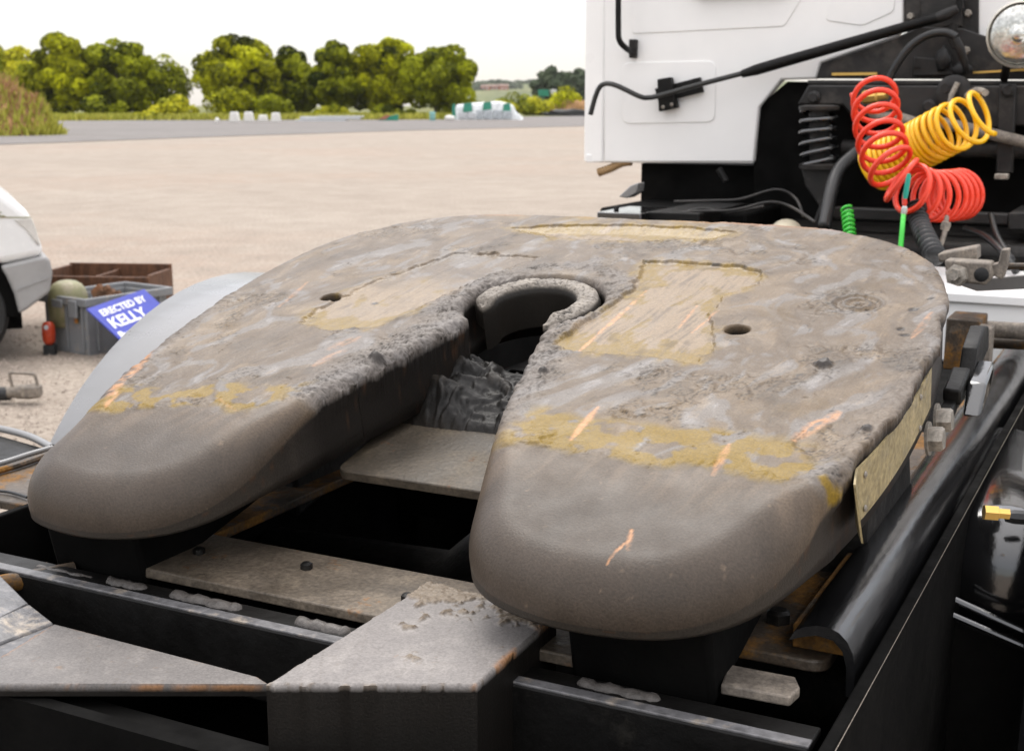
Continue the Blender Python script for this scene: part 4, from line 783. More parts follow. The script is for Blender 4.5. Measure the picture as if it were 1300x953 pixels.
tp('valve_bracket', MB().box((.37, 1.0, .98), (.43, 1.1, 1.075)), RUST, bevel=.003)
tp('valve_bracket', MB().box((.43, .95, .97), (.455, 1.0, 1.07)), DUSTY, bevel=.003)
tp('valve_pipe', MB().tube([(0.4285, 1.1, 1.044), (0.576, 1.1, 1.046)], .016, 12), DUSTY, smooth=1)
tp('valve_pipe', MB().tube([(0.4071, 1.15, 1.01), (0.5747, 1.15, 1.017)], .012, 12), RUST, smooth=1)

# ---- air lines
def hose(name, path, r, mat, label):
    o = MB().tube(path, r, 8).build(name, mat, None, smooth=2); return tag(o, label, 'air hose')
red = coil_path([(-0.01347, 2.1, 1.494), (0.004749, 2.04, 1.463), (0.02334, 1.98, 1.424), (0.04381, 1.93, 1.381), (0.07867, 1.87, 1.32), (0.1234, 1.86, 1.269), (0.1639, 1.92, 1.238), (0.2009, 2, 1.231), (0.235, 2.08, 1.233)],
                lambda t: .0545+.006*t, lambda t: .06 if t < .36 else (.045 if t < .6 else (.037 if t < .85 else .024)), 26, 2.2)
tag(hose('red_air_hose', red, .0071, REDH, 'red coiled air hose hanging in loops behind the white cab'), None, None, 'coiled air lines behind the cab')
yel = coil_path([(-0.02473, 2.22, 1.286), (0.04044, 2.2, 1.322), (0.1137, 2.18, 1.361), (0.1765, 2.15, 1.395), (0.2247, 2.12, 1.415), (0.2792, 2.1, 1.441)],
                lambda t: .062, lambda t: .0152 if t < .5 else (.024 if t < .72 else .05), 26, .4)
tag(hose('yellow_air_hose', yel, .007, YELH, 'yellow tightly coiled air hose slanting up behind the red one'), None, None, 'coiled air lines behind the cab')
tp('hose_end', MB().tube(smooth_path([(0.1947, 2.3, 1.48), (0.2156, 2.26, 1.492), (0.2414, 2.2, 1.493), (0.2614, 2.14, 1.487)]), .009, 8), STEEL, smooth=1)
g1 = hose('green_air_hose', coil_path([(-0.04506, 2, 1.192), (-0.03479, 1.98, 1.161), (-0.02173, 1.95, 1.119)], .0135, lambda t: .0135, 18), .0036, GRNH, 'short bright green coiled hose standing at the edge of the plate')
g2 = hose('green_air_hose', smooth_path([(0.1462, 1.75, 1.201), (0.1509, 1.72, 1.17), (0.1531, 1.7, 1.12)]), .006, GRNH, 'straight bright green hose hanging below the red coil with teal fitting')
MB().lathe([(.005, 0), (.0065, .01), (.006, .05), (.004, .06)], (0.1421, 1.78, 1.236), (.1, 0, 1), 10).build('hose_fitting', TEAL, g2, smooth=1)
MB().lathe([(.007, 0), (.008, .012), (.005, .02)], (0.1462, 1.75, 1.201), (.1, 0, 1), 8).build('hose_nut', LAMPG, g2, smooth=1)
cp_ = smooth_path([(0.1482, 1.9, 1.21), (0.1689, 1.85, 1.17), (0.2025, 1.75, 1.145), (0.2425, 1.65, 1.114)], 40)
tag(MB().tube(cp_, [.021+.005*math.sin(i*.72) for i in range(len(cp_))], 14).build('corrugated_conduit', HOSEB, None, smooth=2), 'thick black ribbed conduit running down below the red coil', 'conduit')
#BACKGROUND
# ------------------------------------------------------------------ things standing in the yard
BR = 27                                # bearing of the yard: local x runs to the right, y away from the lorry's tail
def at(loc, name, label, cat, group=None, rz=BR): return thing(name, (loc[0], loc[1], 0), label, cat, rz, group)
def part(name, mb, mat, parent, **k): return mb.build(name, mat, parent, world=False, **k)
# white van: its nose shows at the left
van = at((-5.238, 3.758, 0.00603), 'white_van', 'white van nose with grey bumper at the left edge of the yard', 'van', rz=BR+24)
zc = lambda py: 1.4552-(py-134)*.00438
xc = lambda px: px*.00475
def vprof(pts): return [(xc(a), zc(b)) for a, b in pts]
body_p = vprof([(-900, 60), (-620, 50), (-330, 62), (-190, 150), (-60, 214), (0, 231), (23, 247), (42, 266), (47.5, 276)])
vb_ = MB(); lower = vprof([(47.5, 276), (52, 292), (58, 315), (60.5, 328), (9, 338), (0, 332), (-14, 327), (-40, 325), (-75, 335), (-100, 360), (-112, 400), (-900, 400)])
vb_.prism([(x, 0, z) for x, z in body_p+lower[1:]], (0, 1.55, 0)); part('body', vb_, VANW, van, bevel=.05, seg=4)
bp_ = vprof([(9, 338), (60.5, 327), (66, 333), (67.5, 350), (63, 375), (36, 396), (26, 402), (22, 375), (15, 352)])
part('bumper', MB().prism([(x, -.02, z) for x, z in bp_], (0, 1.6, 0)), VANB, van, bevel=.025, seg=3)
part('bumper_strip', MB().prism([(xc(24), -.026, zc(369)), (xc(64), -.026, zc(354)), (xc(64), -.026, zc(356)), (xc(24), -.026, zc(371))], (0, .01, 0)), VANB, van)
part('headlight', MB().prism([(x, -.008, z) for x, z in vprof([(28, 279), (48, 277), (52, 290), (56, 314), (50, 306), (40, 291)])], (0, .2, 0)), AMBER, van, bevel=.004)
for k, yy in enumerate((263, 267.5, 272.5)):
    part('vent_slit', MB().prism([(xc(-60), -.004, zc(yy-8)), (xc(10+k*4), -.004, zc(yy+.5)), (xc(12+k*4), -.004, zc(yy+2.2)), (xc(-60), -.004, zc(yy-6))], (0, .02, 0)), OLIVE, van)
part('bonnet_seam', MB().prism([(xc(-60), -.003, zc(272)), (xc(48), -.003, zc(276)), (xc(48), -.003, zc(277.4)), (xc(-60), -.003, zc(274))], (0, .03, 0)), OLIVE, van)
part('wheel_arch', MB().prism([(x, .012, z) for x, z in vprof([(10, 338), (16, 352), (24, 378), (27, 404), (-120, 420), (-112, 370), (-90, 338), (-40, 326), (0, 332)])], (0, .5, 0)), VOID, van)
whl = part('wheel', MB().lathe([(.2, 0), (.27, 0), (.295, .03), (.295, .17), (.27, .2), (.2, .2)], (xc(-47), .0, .295), (0, 1, 0), 36), RUBBER, van, smooth=1)
MB().lathe([(.03, .02), (.12, .02), (.19, .005), (.199, .02), (.199, .15)], (xc(-47), -.002, -.0), (0, 1, 0), 28).build('rim', SHEET, whl, world=False, smooth=1).location = (0, 0, .295-.199)
part('windscreen', MB().prism([(x, .12, z) for x, z in vprof([(-326, 66), (-190, 152), (-196, 156), (-334, 70)])], (0, 1.3, 0)), GLOSSB, van)
part('underside', MB().box((xc(-600), .1, .18), (xc(30), 1.5, .45)), VOID, van)

# grey crate and what is in and round it
px2 = .00427
crate = at((-4.928, 4.139, 0), 'plastic_crate', 'grey plastic crate with clip handles standing beside the white van', 'crate', rz=BR+55)
# local x: the long side going away to the right, local y: the short side going away to the left
Lc, Wc, Hc = .64, .44, .345
cm = MB()
for (a, b, c_, d) in (((.02, .02), (Lc-.02, .02), (.01, .0), (0, .012)), ((.02, Wc-.032), (Lc-.02, Wc-.032), (0, 0), (0, .012))): cm.box((a[0], a[1], .01), (b[0], a[1]+.012, Hc-.03))
cm.box((.02, .03, .01), (.032, Wc-.03, Hc-.03)); cm.box((Lc-.032, .03, .01), (Lc-.02, Wc-.03, Hc-.03)); cm.box((.02, .02, .0), (Lc-.02, Wc-.02, .012))
part('crate_body', cm, PLASG, crate, bevel=.004)
rm = MB(); rm.box((-.01, -.01, Hc-.05), (Lc+.01, .012, Hc)); rm.box((-.01, Wc-.012, Hc-.05), (Lc+.01, Wc+.01, Hc)); rm.box((-.01, .012, Hc-.05), (.012, Wc-.012, Hc)); rm.box((Lc-.012, .012, Hc-.05), (Lc+.01, Wc-.012, Hc))
part('crate_rim', rm, PLASG, crate, bevel=.006)
for yy in (.05, .2, .33): part('rib', MB().box((.008, yy, .02), (.02, yy+.018, Hc-.05)), PLASG, crate, bevel=.003)
for xx in (.08, .25, .42, .55): part('rib', MB().box((xx, .008, .02), (xx+.018, .02, Hc-.05)), PLASG, crate, bevel=.003)
part('clip', MB().box((-.024, .06, Hc-.12), (-.01, .14, Hc-.015)), PLASG, crate, bevel=.006)
part('clip', MB().box((-.022, .2, Hc-.07), (-.01, .3, Hc-.02)), PLASG, crate, bevel=.006)
part('label_tab', MB().box((.004, .09, .19), (.0085, .12, .225)), BRASS, crate)
def free(name, mb, mat, label, cat, loc, rz=BR, **k):
    o = mb.build(name, mat, None, world=False, **k); q = o.location.copy(); o.location = Vector(loc)+Matrix.Rotation(R(rz), 3, 'Z') @ q; o.rotation_euler = (0, 0, R(rz)); return tag(o, label, cat)
hl = (-5.21, 4.278, 0.3111)
hm = MB().lathe([(.118, -.16), (.118, 0), (.115, .03), (.105, .062), (.085, .088), (.055, .106), (.02, .113)], (0, 0, 0), (0, 0, 1), 28)
free('helmet', hm, OLIVE, 'round olive dome resting in the grey crate', 'helmet', hl, smooth=2)
jk = MB()
for k, (a, b) in enumerate(((112, 366), (118, 362), (123, 368), (106, 362), (128, 372))):
    jk.prism([(xc(a-88)*1.03, .1+.02*k, zc(b)-zc(372)-.02), (xc(a-78)*1.03, .1+.02*k, zc(b-5)-zc(372)), (xc(a-76)*1.03, .12+.02*k, zc(b)-zc(372)), (xc(a-86)*1.03, .12+.02*k, zc(b+6)-zc(372)-.05)], (.01, .03, .0))
free('scrap_pieces', jk, pmat('scrap_brown', (.3, .16, .09), .6, var=.7, scale=14), 'brown and pale scraps lying in the grey crate beside the olive dome', 'scrap', hl)
# old timber tray behind
tr_ = at((-5.605, 5.03, -0.03355), 'wooden_tray', 'old dark brown wooden tray standing open behind the grey crate', 'tray', rz=BR-6)
for (a, b) in (((-.36, -.2, 0), (.36, -.175, .36)), ((-.36, .2, 0), (.36, .225, .4)), ((-.36, -.175, 0), (-.335, .2, .39)), ((.335, -.175, 0), (.36, .2, .37)), ((-.02, -.175, .0), (.0, .2, .36)), ((-.36, -.2, .01), (.36, .22, .03))):
    part('board', MB().box(a, b), WOODB, tr_, bevel=.004)
# blue sign board leaning on the crate
TL, TR_, BL = Vector((-4.827, 4.046, 0.3072)), Vector((-4.844, 4.542, 0.359)), Vector((-4.63, 3.978, 0.1495))
ex = (TR_-TL).normalized(); dn = (BL-TL); dn = (dn-ex*dn.dot(ex)).normalized(); nn_ = ex.cross(dn).normalized()
if nn_.dot(Vector((.7282, -1.451, 1.4552))-TL) < 0: nn_ = -nn_
Wd = (TR_-TL).length; Hd_ = TL.z/-dn.z-.01
sg = thing('sign_board', tuple(TL+dn*Hd_), 'blue board lettered in white leaning against the grey crate', 'sign')
bq = [TL, TL+ex*Wd, TL+ex*Wd+dn*Hd_, TL+dn*Hd_]
sgb = MB().prism([tuple(p) for p in bq], tuple(-nn_*.008)).build('board', BLUES, sg)
def text_mesh(txt, size, origin, ex, up, nrm, parent, shear=0):
    cu_ = bpy.data.curves.new('lettering', 'FONT'); cu_.body = txt; cu_.size = size; cu_.extrude = .0008; cu_.offset = size*.022; cu_.shear = shear
    to = bpy.data.objects.new('tmp_lettering', cu_); col.objects.link(to)
    dg = bpy.context.evaluated_depsgraph_get(); me = bpy.data.meshes.new_from_object(to.evaluated_get(dg)); bpy.data.objects.remove(to)
    bm = bmesh.new(); bm.from_mesh(me); M = Matrix((ex, up, nrm)).transposed(); seen = set(); letters = []
    for v in bm.verts:
        if v in seen: continue
        st_ = [v]; isl = set()
        while st_:
            q = st_.pop()
            if q in isl: continue
            isl.add(q); st_ += [e.other_vert(q) for e in q.link_edges]
        seen |= isl; letters.append(isl)
    for isl in letters:
        vi = {v: k for k, v in enumerate(isl)}; fs = [[vi[v] for v in f.verts] for f in bm.faces if f.verts[0] in vi]
        MB().add([tuple(M @ v.co+Vector(origin)) for v in isl], fs).build('letter', LETTW, parent)
    bm.free(); bpy.data.meshes.remove(me)
k_ = Wd/.56
text_mesh('ERECTED BY', .077*k_, TL+ex*.055*k_+dn*.098*k_+nn_*.0012, ex, -dn, nn_, sg, .1)
text_mesh('KELLY', .125*k_, TL+ex*.04*k_+dn*.215*k_+nn_*.0012, ex, -dn, nn_, sg, .1)
text_mesh('By', .085*k_, TL+ex*.02*k_+dn*.31*k_+nn_*.0012, ex, -dn, nn_, sg, .1)
# red lamp on the crate's dark side
rl = at((-5.189, 4.09, 0), 'tail_lamp', 'orange red rounded lamp standing between van bumper and crate', 'lamp')
part('lamp_base', MB().box((-.035, -.02, 0), (.035, .03, .06)), RUBBER, rl, bevel=.004)
part('lens', MB().lathe([(.004, -.07), (.025, -.066), (.037, -.045), (.039, 0), (.037, .045), (.025, .066), (.004, .07)], (0, 0, .13), (0, 0, 1), 20), REDL, rl, smooth=2)
part('bright_disc', MB().lathe([(.014, 0), (.012, .005)], (0, -.036, .17), (0, -1, 0), 14), SHEET, rl)
# drawbar coupling on the gravel at the far left
dc = at((-4.357, 3.055, 0), 'drawbar_coupling', 'dusty steel coupling with loop handle lying on the gravel at far left', 'coupling')
k3 = .0036
part('coupling_body', MB().tube(smooth_path([(-.03, 0, .055), (.02, 0, .06), (.08, -.01, .062), (.13, -.015, .07)]), [.03]*8+[.036]*8+[.038]*9, 14), DUSTY, dc, smooth=2)
part('coupling_jaw', MB().box((.05, -.05, .035), (.14, .03, .095)), DUSTY, dc, bevel=.012, seg=3)
part('loop_handle', MB().tube(smooth_path([(.0, 0, .08), (-.01, 0, .15), (.03, -.002, .155), (.1, -.005, .152), (.118, -.006, .14), (.13, -.01, .08)]), .008, 8), DUSTY, dc, smooth=2)
part('drawbar', MB().tube([(-.9, .1, .03), (-.4, .05, .035), (-.02, 0, .05)], [.04, .04, .035], 12), RUBBER, dc, smooth=1)
# loose stones of the near yard
pm = MB()
for k in range(5200):
    d = 5.2+3.6*random.random()**1.2; lx = -(d*.42)+random.random()*d*.42
    x0, y0 = .7282-math.sin(R(27))*d+math.cos(R(27))*lx, -1.451+math.cos(R(27))*d+math.sin(R(27))*lx
    s_ = random.uniform(.006, .018); a = random.random()*6.3
    vs = [(x0+s_*math.cos(a+i*2.1)*random.uniform(.6, 1.2), y0+s_*math.sin(a+i*2.1)*random.uniform(.6, 1.2), -.002) for i in range(3)]+[(x0+random.uniform(-.3, .3)*s_, y0+random.uniform(-.3, .3)*s_, s_*random.uniform(.4, .8))]
    pm.add(vs, [(0, 1, 3), (1, 2, 3), (2, 0, 3)])
tag(pm.build('gravel', pmat('gravel_stones', (.36, .3, .25), .9, var=.5, scale=9, bump=0)), kind='stuff')

# ------------------------------------------------------------------ far side of the yard
LEAFA = leaf_mat('leaves_olive', (.03, .038, .002), (.5, .51, .01)); LEAFB = leaf_mat('leaves_deep', (.022, .032, .002), (.33, .36, .01)); LEAFC = leaf_mat('leaves_light', (.16, .19, .01), (.62, .58, .03))
LEAFF = leaf_mat('leaves_far', (.06, .085, .05), (.12, .15, .085)); DRY = leaf_mat('dry_weeds', (.3, .15, .075), (.5, .3, .17)); GRASS = leaf_mat('grass_blades', (.22, .24, .03), (.5, .47, .09))
def leaf_mesh(name, centres, radii, n, size, mat, parent, squash=.85, seed=0, tint0=.5, loc=(0, 0, 0)):
    g = np.random.default_rng(seed); m = len(centres); k = g.integers(0, m, n); w = np.array(radii)**2; k = g.choice(m, n, p=w/w.sum())
    d = g.normal(size=(n, 3)); d[:, 2] += .25; d /= np.linalg.norm(d, axis=1)[:, None]
    rad = np.array(radii)[k]*np.cbrt(g.uniform(.45, 1.08, n)); P = np.array(centres)[k]+d*rad[:, None]*np.array([1, 1, squash])
    keep = P[:, 2] > .05; P = P[keep]; d = d[keep]; k = k[keep]; n = len(P)
    nrm = d+g.normal(size=(n, 3))*.55; nrm /= np.linalg.norm(nrm, axis=1)[:, None]
    t = np.cross(nrm, g.normal(size=(n, 3))); t /= np.linalg.norm(t, axis=1)[:, None]; b = np.cross(nrm, t); s = (size*g.uniform(.55, 1.25, n))[:, None]
    V4 = np.stack([P-t*s, P-b*s*.55+nrm*s*.15, P+t*s, P+b*s*.55+nrm*s*.15], 1).reshape(-1, 3)
    me = bpy.data.meshes.new(name); me.vertices.add(n*4); me.vertices.foreach_set('co', V4.astype(np.float32).ravel()); me.loops.add(n*4); me.loops.foreach_set('vertex_index', np.arange(n*4, dtype=np.int32))
    me.polygons.add(n); me.polygons.foreach_set('loop_start', np.arange(n, dtype=np.int32)*4); me.update(calc_edges=True)
    ct = g.normal(size=m)*.28; tv = np.clip(tint0+ct[k]+g.normal(size=n)*.18, 0, 1); a = me.attributes.new('tint', 'FLOAT', 'POINT'); a.data.foreach_set('value', np.repeat(tv, 4).astype(np.float32))
    me.materials.append(mat); o = bpy.data.objects.new(name, me); col.objects.link(o)
    if parent is not None: o.parent = parent
    o.location = loc; return o
def crown_clumps(hw, z0, z1, n, seed, skew=0):
    g = np.random.default_rng(seed); C = []; Rr = []; h2 = (z1-z0)/2
    for k in range(n):
        d = g.normal(size=3); d /= np.linalg.norm(d); rr = g.uniform(.4, .93); zz = d[2]*rr; wd = 1-.22*max(0, zz)+.1*max(0, -zz)
        C.append((d[0]*rr*hw*wd+skew*zz, d[1]*rr*hw*wd*.8, z0+h2*(1+zz))); Rr.append(hw*g.uniform(.12, .29))
    return C, Rr
def tree(loc, hw, ht, mat, seed, label, n=24000, low=.0, size=.27, tint=.5, group='trees at the far edge of the yard', cat='tree', kind='tree'):
    t = at(loc, kind, label, cat, group); g = random.Random(seed)
    C, Rr = crown_clumps(hw*1.13, ht*low, ht*.96, 90, seed); leaf_mesh('crown', C, Rr, n, size, mat, t, seed=seed, tint0=tint)
    tk_ = MB().tube([(0, 0, -.1), (.1*g.uniform(-1, 1), 0, ht*.3), (.3*g.uniform(-1, 1), 0, ht*.75)], [ht*.022, ht*.016, ht*.006], 8)
    for j in range(5):
        c = C[g.randrange(len(C))]; tk_.tube([(0, 0, ht*(.15+.1*j)), (c[0]*.5, c[1]*.5, (ht*(.15+.1*j)+c[2])/2+.2), tuple(c)], [ht*.011, ht*.008, ht*.003], 6)
    part('trunk', tk_, BARK, t, smooth=1); return t
def bush(loc, hw, ht, mat, seed, label, n=2200, size=.26, tint=.5, group='bushes along the verge'):
    g = np.random.default_rng(seed); C = []; Rr = []
    for k in range(14):
        a = g.uniform(0, 6.3); r_ = hw*g.uniform(0, .68); C.append((r_*math.cos(a), r_*.6*math.sin(a), ht*g.uniform(.15, .62)*(1-.3*r_/hw))); Rr.append(ht*g.uniform(.25, .4))
    b = leaf_mesh('bush', C, Rr, n, size, mat, None, seed=seed, tint0=tint); b.location = (loc[0], loc[1], 0); b.rotation_euler = (0, 0, R(BR)); return tag(b, label, 'bush', group)
M150 = 150/1685
tree((-118.23, 106.29, 0.05805), 56*M150, 93*M150, LEAFC, 11, 'light green rounded tree at the far left end of the row', tint=.5)
tree((-112.35, 109.28, 0.05805), 50*M150, 108*M150, LEAFA, 12, 'tall olive green tree second from left, behind the weedy mound')
tree((-107.10, 111.96, 0.05805), 55*M150, 103*M150, LEAFB, 13, 'broad dark green tree third from left', tint=.55)
tree((-104.72, 116.54, 0.0301), 42*M150, 76*M150, LEAFB, 14, 'lower dark tree sloping down at the gap in the row', n=4500)
tree((-94.63, 118.31, 0.05805), 52*M150, 108*M150, LEAFA, 15, 'rounded olive green tree standing right of the gap', tint=.55)
tree((-90.78, 123.64, 0.0301), 42*M150, 92*M150, LEAFB, 16, 'dark green tree in the middle of the right hand clump', tint=.4)
tree((-85.01, 123.21, 0.05805), 40*M150, 102*M150, LEAFB, 17, 'narrow dark tree between two broader ones', tint=.5)
tree((-79.61, 125.96, 0.05805), 50*M150, 104*M150, LEAFA, 18, 'tall bright topped tree near the right end of the clump', tint=.5, low=.05)
tree((-74.07, 126.54, 0.07668), 46*M150, 97*M150, LEAFB, 19, 'tree with pale trunks at the right end of the clump', tint=.62, low=.08)
bush((-94.57, 107.12, 0.1512), 44*.083, 36*.083, LEAFC, 21, 'rounded light green bush before the gap in the trees', tint=.6)
bush((-90.52, 111.43, 0.1326), 30*.084, 46*.084, LEAFA, 22, 'upright olive bush behind the white blocks', tint=.7)
bush((-87.22, 114.23, 0.1232), 34*.085, 36*.085, LEAFB, 23, 'dark bush right of the white blocks', tint=.6)
bush((-103.59, 105.89, 0.1232), 50*.085, 34*.085, LEAFB, 24, 'low dark bush under the broad tree on the left', tint=.4)
bush((-82.19, 117.91, 0.1139), 38*.085, 20*.085, LEAFC, 25, 'low light bush above the white slabs', tint=.4)
bush((-91.65, 99.63, 0.07168), 20*.078, 14*.078, LEAFC, 26, 'small pale bush at the foot of the rounded one', tint=.7, n=900)
bush((-76.70, 120.71, 0.1139), 44*.085, 22*.085, LEAFB, 27, 'low dark undergrowth beneath the tall bright topped tree', tint=.3)
bush((-79.42, 142.89, -0.08167), 22*.098, 26*.098, LEAFA, 28, 'olive bush left of the wrapped pile', tint=.6)
bush((-86.54, 167.33, 0.1285), 40*.113, 22*.113, LEAFC, 29, 'long light green bush behind the wrapped pile', tint=.5)
bush((-82.51, 169.38, 0.1285), 30*.113, 26*.113, LEAFC, 30, 'light green bush left of the dark green cabinet', tint=.55)
bush((-83.08, 180.31, 0.05872), 36*.119, 40*.119, LEAFA, 31, 'leafy bush in front of the far trees beside the cab', tint=.75)
bush((-115.93, 230.91, 0.5481), 34*.154, 34*.154, LEAFB, 32, 'darker round bush in the distance above the wrapped pile', tint=.6)
for i, (a, hw_, tp_) in enumerate(((704, 24, 86), (730, 26, 88), (765, 30, 87))):
    tree((-170.29, 360.34, 0.05973) if i == 0 else ((-168.05, 372.70, 0.02485) if i == 1 else (-157.42, 372.51, 0.04229)), hw_*.237, (142-tp_)*.237, LEAFF, 40+i, ('leftmost of three distant grey green trees beside the cab', 'middle of three distant grey green trees beside the cab', 'rightmost distant grey green tree, half hidden behind the cab')[i], n=4500, low=.0, size=.9, group='distant trees beside the cab')
# verge grass
gv = []; gg = np.random.default_rng(5)
def blades(name, pts, hgt, mat, wid, tint0=.5, loc=(0, 0, 0)):
    n = len(pts); P = np.array(pts); a = gg.uniform(0, 6.28, n); t = np.stack([np.cos(a), np.sin(a), a*0], 1)*wid; up = np.stack([gg.normal(size=n)*.3*hgt, gg.normal(size=n)*.3*hgt, hgt*gg.uniform(.5, 1.2, n)], 1)
    V4 = np.stack([P-t, P+t, P+t*.2+up, P-t*.2+up*.95], 1).reshape(-1, 3); me = bpy.data.meshes.new(name); me.from_pydata(V4.tolist(), [], np.arange(n*4).reshape(-1, 4).tolist())
    at_ = me.attributes.new('tint', 'FLOAT', 'POINT'); at_.data.foreach_set('value', np.repeat(np.clip(tint0+gg.normal(size=n)*.25, 0, 1), 4).astype(np.float32)); me.materials.append(mat)
    o = bpy.data.objects.new(name, me); col.objects.link(o); return tag(o, kind='stuff')
ga, gb = np.array((-105.54, 88.06, 0.1136)), np.array((-66.54, 121.40, 0.1512)); gdir = np.array([-math.sin(R(27)), math.cos(R(27)), 0])
gp_ = []
for k in range(9000):
    p = ga+(gb-ga)*gg.random()+gdir*gg.uniform(-2, 14); gp_.append((p[0], p[1], 0))
blades('grass', gp_, .65, GRASS, .16, .55)
# weedy mound at the left
mo = (-52.72, 45.39, -0.008718)
mg = 60; Xs, Ys = np.meshgrid(np.linspace(-1, 1, mg), np.linspace(-1, 1, mg), indexing='ij'); rr2 = np.hypot(Xs, Ys)
Zm = 2.6*np.clip(1-rr2**2+.35*fbm(Xs*2.2+3, Ys*2.2, 4), 0, 1.1)**.8*(1+.25*fbm(Xs*5, Ys*5, 4))*ss(1.05, .85, rr2)-.05
mb = MB(); mb.add(np.stack([Xs*3.6, Ys*3.2, Zm], -1).reshape(-1, 3).tolist(), [(i*mg+j, (i+1)*mg+j, (i+1)*mg+j+1, i*mg+j+1) for i in range(mg-1) for j in range(mg-1)])
o = mb.build('dirt_mound', EARTH, None, world=False, smooth=2); o.location = (mo[0], mo[1], 0); o.rotation_euler = (0, 0, R(BR)); tag(o, kind='structure')
Rz = Matrix.Rotation(R(BR), 3, 'Z')
gm, dw = [], []
for k in range(5200):
    i, j = gg.integers(0, mg, 2)
    if rr2[i, j] > 1.05: continue
    p = Rz @ Vector((Xs[i, j]*3.7+gg.normal()*.06, Ys[i, j]*3.3+gg.normal()*.06, max(0, Zm[i, j]))); hi = Zm[i, j]+gg.normal()*.3 > 1.25
    (dw if hi and gg.random() < .55 else gm).append((p.x+mo[0], p.y+mo[1], p.z))
blades('mound_grass', gm, .5, GRASS, .07, .6); blades('dry_weed', dw, .5, DRY, .07, .5)
# white concrete blocks
blk_m = None
for i, (a, w_, h_, d, lab) in enumerate(((298, 13.5, 13, 116, 'leftmost of the white concrete blocks across the yard'), (316, 14, 13, 117, 'second white block from the left across the yard'), (334, 14, 9, 118, 'lowest of the white blocks across the yard'), (350.5, 14, 12, 117, 'rightmost white block across the yard, beside the slabs'))):
    s = d/1685; loc = ((-73.58, 90.88, 0.03623), (-73.10, 92.24, 0.024), (-72.61, 93.62, 0.01177), (-70.96, 93.33, 0.024))[i]
    m = MB().prism([(-w_*s/2, 0, 0), (w_*s/2, 0, 0), (w_*s*.34, 0, h_*s), (-w_*s*.34, 0, h_*s)], (0, .7, 0)); o = m.build('concrete_block', CONC, None, world=False, bevel=.08); o.location = (loc[0], loc[1], o.location.z); o.rotation_euler = (0, 0, R(BR+4*i)); tag(o, lab, 'block', 'white blocks on the far side of the yard')
def lone(name, mb, mat, label, cat, loc, bevel=0, group=None, rz=BR, smooth=False):
    o = mb.build(name, mat, None, world=False, bevel=bevel, smooth=smooth); q = Matrix.Rotation(R(rz), 3, 'Z') @ o.location; o.location = (loc[0]+q.x, loc[1]+q.y, o.location.z); o.rotation_euler = (0, 0, R(rz)); return tag(o, label, cat, group)
s = 120/1685
lone('marker_stone', MB().blob((0, 0, .2), (.2, .2, .28), seed=3, amp=.2), CONC, 'tiny white stone left of the white blocks', 'stone', (-72.33, 87.03, 0.01975), smooth=2)
slab = at((-72.32, 100.50, 0.1555), 'slab_stack', 'low stack of long pale slabs lying on the verge', 'slabs')
for k, (a, b, z0, z1) in enumerate(((-1.4, 3.3, 0, .16), (-.6, 4.6, .17, .34), (.6, 4.9, .35, .5), (-1.0, .6, .17, .45))): part('slab', MB().box((a, -.5+.05*k, z0), (b, .6, z1)), SHEET, slab, bevel=.03)
s = 128/1685
sk = at((-68.10, 107.14, 0.151), 'green_trough', 'low green trough with a rusty end beside the pale slabs', 'trough')
part('trough_side', MB().prism([(-.9, 0, 0), (1.0, 0, 0), (1.0, 0, .62), (-.7, 0, .28)], (0, .9, 0)), TARP, sk, bevel=.03)
part('rusty_end', MB().prism([(-.95, -.02, .1), (-.2, -.02, .15), (.3, -.02, .5), (-.1, -.02, .58)], (0, .3, 0)), BRICK, sk)
lone('barrel', MB().lathe([(.27, 0), (.28, .02), (.28, .28), (.295, .3), (.28, .32), (.28, .58), (.295, .6), (.28, .62), (.28, .86), (.27, .88)], (0, 0, 0), (0, 0, 1), 20), pmat('pale_teal_paint', (.2, .4, .38), .45, var=.1, bump=0), 'pale teal barrel standing left of the wrapped pile', 'barrel', (-64.23, 109.11, 0.1883), smooth=1)
# wrapped pile: white sheeted stack with green tarpaulins
pl_ = at((-62.71, 117.74, 0.119), 'wrapped_pile', 'long pile wrapped in white sheet with green tarpaulin patches', 'pile')
s = 135/1685; gx = 46; gy = 14; XX, YY = np.meshgrid(np.linspace(-1, 1, gx), np.linspace(0, 1, gy), indexing='ij')
prof_h = np.interp(XX, [-1, -.93, -.55, -.1, .35, .72, .8, 1], [.5, 1.5, 1.7, 1.78, 1.86, 1.5, .8, .25])*(1+.08*fbm(XX*6, YY*3, 3))
zz = prof_h*np.clip(np.interp(YY, [0, .22, .3, .9, 1], [0, .86, 1, .95, 0]), 0, 1); yy = np.interp(YY, [0, .22, .3, .9, 1], [0, .15, .35, 2.2, 2.4])+.12*fbm(XX*9, YY*6, 3)
part('white_sheet', MB().add(np.stack([XX*3.55, yy, zz], -1).reshape(-1, 3).tolist(), [(i*gy+j, (i+1)*gy+j, (i+1)*gy+j+1, i*gy+j+1) for i in range(gx-1) for j in range(gy-1)]), WRAP, pl_, smooth=2)
for (x0, x1, z0, z1) in ((-3.75, -3.3, .0, 1.65), (-2.6, -1.6, .75, 1.75), (-.6, .35, .95, 1.85), (1.45, 2.3, .75, 1.72)):
    part('green_tarpaulin', MB().prism([(x0, -.06, z0), (x1, -.04, z0+.12), (x1-.1, .12, z1), (x0+.1, .12, z1-.1)], (0, .03, 0)), TARP, pl_, bevel=.02)
